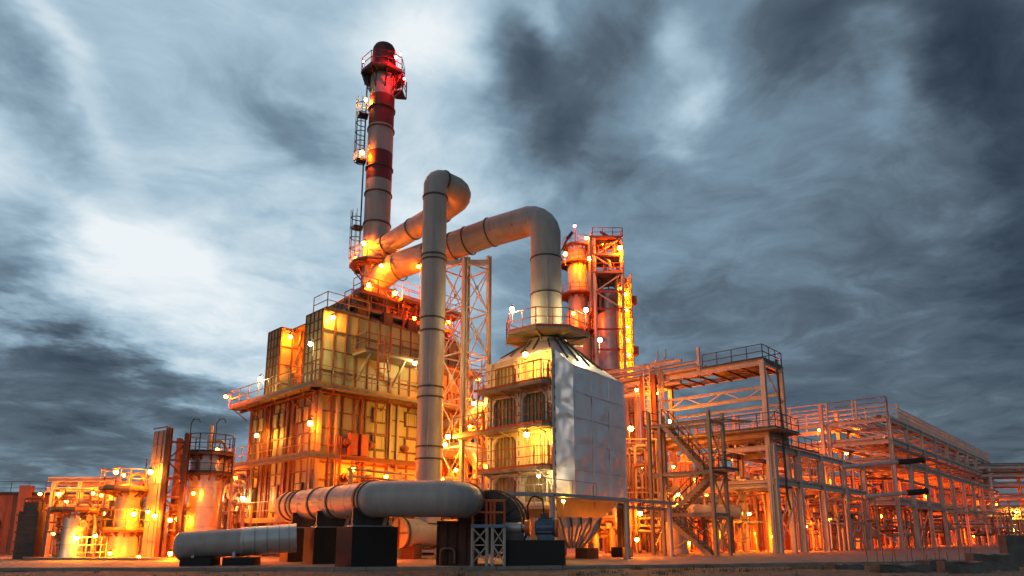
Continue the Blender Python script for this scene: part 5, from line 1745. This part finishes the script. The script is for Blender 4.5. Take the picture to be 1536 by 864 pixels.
for i in range(16):
    x, y = r_.uniform(-1.2, 1.2), r_.uniform(-1.2, 1.2)
    z0 = hE(r_.choice((470, 440, 412, 385)))
    MB().path(fillet([D1 + Vector((x, y, z0)), D1 + Vector((x, y, z0 + r_.uniform(1, 2.5))), D1 + Vector((r_.uniform(-1.3, 1.3), y, z0 + r_.uniform(1.2, 2.6)))], .3, 3), r_.uniform(.1, .2), 8).build('pipe', PIPER if i % 2 else PIPEM, fr)
# ladder shaft with cage on the right of the tower
D2 = G(948, 73)
ls = T('ladder_shaft', 'narrow caged ladder shaft lit by a column of sodium lamps', 'ladder shaft', D2)
zl = hE(418)
for i, j in ((-.75, -.5), (.75, -.5), (.75, .6), (-.75, .6)): MB().bar(D2 + Vector((i, j, 0)), D2 + Vector((i, j, zl)), .14).build('column', RAILY, ls)
mb = MB()
k = int(zl / 1.0)
for i in range(1, k):
    z = i * 1.0
    q = [D2 + Vector((a, b, z)) for a, b in ((-.75, -.5), (.75, -.5), (.75, .6), (-.75, .6))]
    for a, b in zip(q, q[1:] + q[:1]): mb.bar(a, b, .07)
mb.build('cage_ring', RAILY, ls)
MB().ladder(D2 + Vector((0, .5, 0)), D2 + Vector((0, .5, zl)), X1, .6, .4, .05).build('ladder', RAILY, ls)
for z in range(8, int(zl), 6):
    MB().obox(D2 + Vector((.2, .05, z + .3)), (.55, 0, 0), (0, .5, 0), Z * .04).build('landing', GRATE, ls)
for z in (hE(455), hE(530)): MB().obox(D2 + Vector((1.05, .1, z)), (.35, 0, 0), (0, .4, 0), Z * .45).build('junction_box', RUSTB, ls)
MB().obox(D2 + Vector((0, .72, zl / 2)), (.8, 0, 0), (0, .03, 0), Z * zl / 2).build('back_sheet', VESSEL, ls)
MB().obox(D2 + Vector((-.84, .05, zl / 2)), (.02, 0, 0), (0, .6, 0), Z * zl / 2).build('light_baffle', VESSEL, ls)  # added sheet, keeps the shaft lamps off the fat column
# ------------------------------------------------------------------ lamps: one of each glass, copied to its place
def make_lamp(glass, m):
    o = T('work_lamp', 'lamp', 'lamp', (0, 0, 0))
    r = .11
    MB().lathe((0, 0, 0), [(r * math.sin(PI * k / 6) + .001, -r * math.cos(PI * k / 6)) for k in range(7)], 10, caps=False).build('glass', m, o)
    hs = MB().lathe((0, 0, r * .94), [(r * 1.05, -.03), (r * .95, .03), (r * .5, .10), (.02, .13)], 10).build('housing', LAMPB, o)
    MB().path([(0, 0, .22), (0, 0, .30), (.03, .16, .34), (.03, .5, .34), (.03, .5, -.6)], .02, 5).build('bracket', LAMPB, o)
    return o


def make_flood(m):                                   # box floodlight tilted to the viewer's side of the plant
    o = T('work_lamp', 'lamp', 'lamp', (0, 0, 0))
    d = Vector((0, -.80, -.6)).normalized()
    MB().lathe((0, 0, 0), [(.17, 0), (.165, .03), (.12, .07), (.02, .085)], 12, axis=d).build('glass', m, o)
    MB().lathe(d * -.02, [(.19, .02), (.19, -.04), (.12, -.14), (.05, -.18)], 12, axis=d).build('housing', LAMPB, o)
    MB().path([d * -.15, d * -.15 + Vector((0, .1, .05)), (0, .35, .12)], .025, 6).build('bracket', LAMPB, o)
    return o


PROTO = {}
first = {}


def dup(root):
    c = root.copy(); COL.objects.link(c)
    for ch_ in list(root.children):
        k = ch_.copy(); COL.objects.link(k); k.parent = c
    return c


mats_ = {'w': G_WHITE, 'y': G_YEL, 'o': G_ORA, 'd': G_DEEP, 'r': G_RED}


def lamp(kind, p, label, group=None, rot=0.0, sc=1.0, flood=False):
    key = (kind, flood)
    if key not in PROTO:
        PROTO[key] = make_flood(mats_[kind]) if flood else make_lamp('x', mats_[kind])
        o = PROTO[key]
    else:
        o = dup(PROTO[key])
    o.location = p
    o.rotation_euler = (0, 0, rot)
    o.scale = (sc, sc, sc)
    o['label'] = label
    if group: o['group'] = group
    elif 'group' in o: del o['group']
    return o


lp_ = lambda px, py, Y: U(px, py, Y)
FUR = 'lamps on the furnace house'
lamp('w', PL(-1.2, 5.4, Z2 + 1.25), 'white lamp above the left end rail of the furnace main walkway', FUR)
lamp('w', PL(-.9, -.3, Z2 + 2.45), 'white lamp on the corner of the near tall header box', FUR)
lamp('w', PL(5.9, -1.25, Z2 + 2.35), 'white lamp on the rail post midway along the furnace main walkway', FUR)
lamp('y', PL(.75, .2, ZT - .55), 'yellow lamp at the top of the near header box', FUR)
lamp('o', PL(.6, 5.3, ZT - .75), 'orange lamp in the recess between the two header boxes', FUR, 0, 1.15)
lamp('o', PL(1.7, 4.4, Z2 + 2.5), 'low orange lamp inside the recess behind the walkway rail', FUR)
lamp('o', PL(-.75, -.55, Z1 + 1.75), 'big orange lamp at the lower corner of the furnace house', FUR, 0, 1.4)
lamp('y', PL(-.9, 5.9, Z1 + 1.7), 'yellow lamp over the middle walkway on the furnace side', FUR)
lamp('d', PL(-1.35, FB + 1.4, Z2 + .75), 'orange lamp past the end of the furnace main walkway against the sky', FUR)
lamp('d', PL(-1.3, FB + 2.2, Z1 + 1.2), 'orange lamp past the end of the furnace middle walkway', FUR)
lamp('w', PL(-1.2, 6.6, 3.5), 'small white lamp low on the side of the furnace house', FUR, 0, .9)
lamp('o', PL(1.9, -1.0, Z1 - .7), 'orange lamp tucked under the furnace corner walkway', FUR)
lamp('d', PL(4.2, -1.0, Z1 - 1.0), 'deep orange lamp behind the white pipe barrier', FUR)
lamp('d', PL(8.6, -1.0, 4.9), 'deep orange lamp behind the riser at the furnace wall', FUR)
lamp('d', PL(10.4, .9, ZT + 1.5), 'red orange lamp in the roof lattice beneath the flue duct', FUR)
lamp('d', PL(7.6, 1.2, ZT + 1.2), 'red orange lamp beside the hood under the flue duct', FUR)
# under-walkway glow on the left face
lamp('d', PL(-.75, 2.6, 2.9), 'deep orange lamp at the base of the furnace side nearest the banded duct', FUR, 0, .9)
lamp('d', PL(-.8, 8.8, 4.9), 'deep orange lamp under the far end of the furnace middle walkway', FUR, 0, .9)
# stack
ST = 'lamps on the striped stack'
sp_ = lambda px, py, dY=0: U(px, py, YS + dY)
lamp('y', sp_(549, 150, -.6), 'yellow lamp at the top of the upper ladder cage on the stack', ST)
lamp('o', sp_(543, 229, -.9), 'big orange lamp halfway up the stack ladder', ST, 0, 1.3)
lamp('o', sp_(546, 365, -1.2), 'orange lamp above the lower stack platform on the ladder side', ST, 0, 1.2)
lamp('o', sp_(602, 386, -.8), 'orange lamp on the duct side of the lower stack platform', ST, 0, 1.1)
lamp('o', sp_(533, 388, -.9), 'orange lamp on the rail of the lower stack platform', ST)
lamp('o', sp_(572, 399, -2.0), 'orange lamp on the front edge of the lower stack platform', ST, 0, 1.0)
lamp('o', sp_(553, 428, -1.8), 'orange lamp just under the lower stack platform', ST, 0, 1.3)
lamp('o', sp_(592, 440, -2.6), 'orange lamp under the end of the thicker flue duct by the stack foot', ST, 0, 1.2)
lamp('d', sp_(628, 400, -3.0), 'deep orange lamp under the thicker flue duct next to the pale riser', ST, 0, 1.0)
lamp('r', sp_(594, 86, -1.9), 'red beacon on the front rail of the top stack platform', 'red beacons on the stack', 0, 1.0)
lamp('r', sp_(601, 81, .6), 'red beacon behind the cap on the top stack platform', 'red beacons on the stack', 0, .7)
lamp('r', sp_(545, 92, -.4), 'red beacon on the ladder side of the top stack platform', 'red beacons on the stack', 0, .6)
lamp('r', sp_(606, 118, -.4), 'red beacon hanging in the drop landing below the stack platform', 'red beacons on the stack', 0, .7)
# between
MD = 'lamps behind the lattice tower'
lamp('d', lp_(716, 569, 45), 'orange lamp on the highest pipe frame between furnace and heater', MD, 0, 1.3)
lamp('y', lp_(711, 605, 42), 'yellow lamp by the upper walkway of the cream heater face', MD, 0, 1.1)
lamp('y', lp_(672, 655, 40.5), 'yellow lamp just right of the pale riser duct', MD, 0, 1.2)
lamp('y', lp_(668, 667, 41.5), 'second yellow lamp below it beside the pale riser duct', MD)
lamp('d', lp_(705, 640, 46), 'deep orange lamp behind the fat elbow pipe', MD)
lamp('d', lp_(684, 705, 43), 'deep orange lamp at the foot of the lattice tower', MD)
lamp('d', lp_(698, 540, 52), 'deep orange lamp behind the middle of the lattice tower', MD)
lamp('o', lp_(733, 700, 42.5), 'orange lamp low at the back edge of the cream heater face', MD)
# heater
HT = 'lamps on the heater house'
lamp('w', lp_(768, 464, 38.5), 'white lamp on the rail corner of the octagonal heater platform', HT, 0, 1.15)
lamp('y', lp_(788, 532, 36.4), 'yellow lamp over the top walkway of the cream heater face', HT, 0, 1.25)
lamp('y', lp_(790, 652, 36.2), 'yellow lamp over the third walkway of the cream heater face', HT, 0, 1.2)
lamp('w', lp_(879, 465, 39.0), 'white lamp on the far rail of the octagonal heater platform', HT, 0, 1.1)
lamp('w', lp_(900, 510, 40.5), 'white lamp on the pole behind the silver hood', HT, 0, 1.15)
lamp('w', lp_(808, 714, 35.6), 'small white lamp under the lowest heater walkway', HT, 0, .7)
# columns
CL = 'lamps on the distillation columns'
lamp('o', lp_(848, 381, 73), 'orange lamp on the crown of the round column next to the duct bend', CL, 0, 1.8)
lamp('o', lp_(884, 388, 73), 'orange lamp on the outer rail of the round column crown', CL, 0, 1.9)
lamp('o', lp_(880, 357, 74.5), 'orange lamp at the very top of the round column', CL, 0, 1.4)
lamp('o', lp_(930, 372, 71.5), 'big orange lamp at the top corner of the open steel tower', CL, 0, 2.2)
lamp('d', lp_(905, 365, 74), 'deep orange lamp inside the top of the open steel tower', CL, 0, 1.2)
lamp('d', lp_(860, 470, 73), 'deep orange lamp under the middle ring deck of the round column', CL, 0, 1.4)
lamp('r', lp_(862, 339, 75.5), 'pink red beacon on the mast above the round column', 'red beacons on the columns', 0, 1.3)
for py in (432, 455, 480, 500, 522, 545):
    lamp('o', lp_(933 + (py - 432) * .05, py, 72.75), 'sodium lamp in the column of lamps up the caged ladder shaft', 'ladder shaft lamps', 0, 1.35)
    lamp('o', lp_(939 + (py - 432) * .05, py + 10, 72.95), 'sodium lamp in the column of lamps up the caged ladder shaft', 'ladder shaft lamps', 0, 1.2)
# left block
LB = 'lamps in the process block'
for px, py, Y, k, sc, lb in ((60, 741, 42, 'o', .9, 'orange lamp at the roof edge corner of the rust toned shed'), (88, 741, 40.2, 'o', 1.2, 'orange lamp on the nearest column of the canopy frame'),
                             (139, 740, 40.5, 'o', 1.0, 'orange lamp midway under the canopy frame beam'), (152, 743, 40.6, 'o', .9, 'smaller orange lamp close beside it under the canopy frame beam'),
                             (174, 708, 36.6, 'o', 1.1, 'orange lamp above the upper ring deck of the cream column'), (186, 713, 36.4, 'o', .8, 'orange lamp on the rail of the cream column upper deck'), (226, 708, 36.2, 'y', 1.2, 'yellow lamp at the top of the grey side panel'),
                             (201, 771, 36.4, 'o', 1.2, 'orange lamp halfway down the cream column'), (115, 807, 35.2, 'y', 1.0, 'yellow lamp on the front of the short silver vessel'),
                             (143, 804, 35.3, 'o', .9, 'orange lamp above the lit guard railing'), (222, 768, 36.2, 'o', .9, 'orange lamp left of the grey panel at mid height'), (232, 774, 35.6, 'y', 1.1, 'yellow lamp shining on the grey panel at mid height'),
                             (255, 780, 37.2, 'o', 1.1, 'orange lamp inside the foot of the rusty lattice tower'), (265, 779, 37.4, 'o', .8, 'orange lamp beside it in the rusty lattice tower'), (343, 766, 41, 'o', 1.3, 'orange lamp on the pipe frame by the furnace wall'),
                             (120, 776, 36.6, 'o', .8, 'orange lamp under the ring deck of the short silver vessel'), (80, 800, 39.4, 'd', 1.0, 'deep orange lamp among the pipes behind the cabinet'),
                             (165, 830, 36.2, 'd', .9, 'deep orange lamp at the foot of the cream column'), (100, 752, 43, 'o', 1.0, 'orange lamp deep under the canopy frame'), (155, 770, 41, 'o', 1.0, 'orange lamp behind the cream column on the manifold'),
                             (282, 835, 36.5, 'd', .8, 'deep orange lamp low behind the silver pipe end'), (330, 805, 40, 'o', 1.0, 'orange lamp low in the pipe frame behind the silver pipe'), (320, 735, 44, 'o', 1.0, 'orange lamp high in the pipe frame by the tall shiny vessel'),
                             (242, 720, 40, 'd', 1.0, 'deep orange lamp behind the rusty lattice tower'), (290, 740, 36.8, 'o', .8, 'orange lamp in front of the tall shiny vessel'),
                             (208, 835, 36.0, 'd', .8, 'deep orange lamp at the foot of the grey panel')):
    lamp(k, lp_(px, py, Y), lb, LB, 0, sc * .86)
lamp('d', Vector((-9.5, 34.0, .5)), 'deep orange lamp low between the silver pipe and the furnace house', LB, 0, 1.0)
lamp('d', Vector((-6.2, 34.8, .45)), 'deep orange lamp low behind the black plinths of the banded duct', LB, 0, .8)
# racks
RK = 'sodium lamps in the pipe racks'
for px, py, Y, k, sc, lb in ((1005, 632, 50, 'y', 1.3, 'yellow lamp beside the ladder column of the tall open frame'), (946, 643, 48.5, 'o', 1.8, 'big orange lamp at the edge of the silver cladding'), (955, 585, 52, 'o', 1.2, 'orange lamp high between silver cladding and ladder column'),
                             (960, 770, 45, 'o', 1.5, 'orange lamp low behind the cable tray post'), (1018, 742, 46, 'y', 1.1, 'yellow lamp behind the middle stair flight'), (1124, 771, 50.5, 'y', 1.0, 'yellow hanging lamp under the tall open frame'),
                             (1208, 790, 55, 'o', 1.4, 'orange lamp at the near bay of the low rack'), (1231, 720, 60, 'o', 1.1, 'orange lamp between the two decks of the low rack'), (1075, 800, 47.5, 'd', 1.4, 'deep orange lamp behind the stair foot'),
                             (1010, 700, 49, 'd', 1.5, 'deep orange lamp behind the upper stair flight'), (1060, 745, 52, 'd', 1.6, 'deep orange lamp above the fat horizontal drum'), (1130, 730, 58, 'd', 1.6, 'deep orange lamp under the deck of the tall open frame'),
                             (1100, 690, 58, 'd', 1.6, 'deep orange lamp above the deck of the tall open frame'), (1045, 660, 58, 'o', 1.5, 'orange lamp in the tall manifold behind the open frame'), (1170, 770, 58, 'd', 1.6, 'deep orange lamp behind the near columns of the low rack'),
                             (1245, 780, 63, 'd', 1.8, 'deep orange lamp under the second bay of the low rack'), (1285, 790, 66, 'd', 1.8, 'deep orange lamp under the third bay of the low rack'), (1200, 690, 64, 'd', 1.8, 'deep orange lamp over the upper deck of the low rack'),
                             (1270, 680, 72, 'd', 2.0, 'deep orange lamp in the wing behind the low rack'), (1320, 775, 72, 'd', 1.9, 'deep orange lamp inside the corner of the long tall rack'), (1325, 700, 74, 'd', 1.8, 'deep orange lamp on the middle deck at the corner of the long rack'),
                             (1362, 790, 78, 'd', 2.0, 'deep orange lamp under the second bay of the long tall rack'), (1398, 795, 86, 'o', 1.7, 'orange lamp under the third bay of the long tall rack'), (1430, 800, 94, 'd', 2.2, 'deep orange lamp under the fifth bay of the long tall rack'),
                             (1462, 803, 104, 'd', 2.4, 'deep orange lamp under the last bays of the long tall rack'), (1493, 758, 98, 'd', 2.2, 'deep orange lamp on the deck of the far cross rack'), (1525, 769, 98, 'y', 1.5, 'small yellow lamp at the edge of the far cross rack'),
                             (1520, 795, 100, 'd', 2.4, 'deep orange lamp under the far cross rack'), (1390, 745, 90, 'd', 1.8, 'deep orange lamp between the lower decks of the long tall rack'), (1160, 805, 51, 'd', 1.4, 'deep orange lamp at the foot of the near rack columns'),
                             (1035, 815, 46, 'd', 1.2, 'deep orange lamp near the ground behind the lowest stair flight'), (925, 815, 44, 'd', 1.1, 'deep orange lamp near the ground right of the ribbed chute'), (1120, 812, 50, 'd', 1.2, 'deep orange lamp near the ground under the open frame'),
                             (985, 590, 56, 'o', 1.3, 'orange lamp behind the ladder column near its top'), (1230, 645, 70, 'o', 1.4, 'orange lamp on the third deck of the rack wing'), (1290, 645, 68, 'd', 1.6, 'deep orange lamp on the third deck near the rack corner')):
    up = py < 735 and k == 'd'
    lamp('o' if up else k, lp_(px, py, Y + (5 if k == 'd' else 1)), lb.replace('deep orange', 'orange') if up else lb, RK, 0, sc * (.62 if up else .92))

for i, (px, py, Y, sc) in enumerate(((945, 790, 56, 1.6), (1000, 800, 62.5, 1.7), (1090, 795, 57, 1.3), (1135, 800, 57, 1.3), (1060, 790, 64, 1.6), (1205, 800, 84, 2.0), (1240, 790, 84, 2.0),
                                     (1275, 800, 85, 2.0), (1310, 790, 85, 2.0), (1345, 795, 118, 2.6), (1380, 800, 119, 2.6), (1415, 792, 120, 2.6), (1450, 797, 121, 2.6), (960, 700, 60, 1.7), (1040, 720, 66, 1.8), (1180, 760, 77, 2.0), (1120, 770, 76, 1.9), (1080, 760, 76, 1.9), (1050, 785, 76, 1.9), (1300, 755, 85, 2.2), (1225, 745, 84, 2.2), (1260, 740, 84, 2.2))):
    lamp('d', lp_(px, py, Y), 'deep orange wall lamp in front of a sheet-clad shed beyond the racks', 'wall lamps of the sheet-clad sheds', 0, sc * 1.2)

lamp('o', G(258, 34.5, .35), 'orange lamp on the ground behind the rounded end of the silver pipe', LB, 0, .9)
lamp('d', G(375, 35.5, .5), 'deep orange lamp on the ground behind the middle of the silver pipe', LB, 0, 1.0)
lamp('o', G(955, 39.5, 1.0), 'orange lamp low on the post right of the ribbed chute', RK, 0, 1.0)
lamp('y', lp_(845, 752, 33.9), 'yellow lamp fixed under the cable tray lighting the hopper', RK, 0, .6)

lamp('o', lp_(890, 800, 46), 'orange lamp in the manifold under the silver cladding', RK, 0, 1.1)
lamp('d', lp_(915, 780, 53), 'deep orange lamp behind the ribbed chute', RK, 0, 1.2)
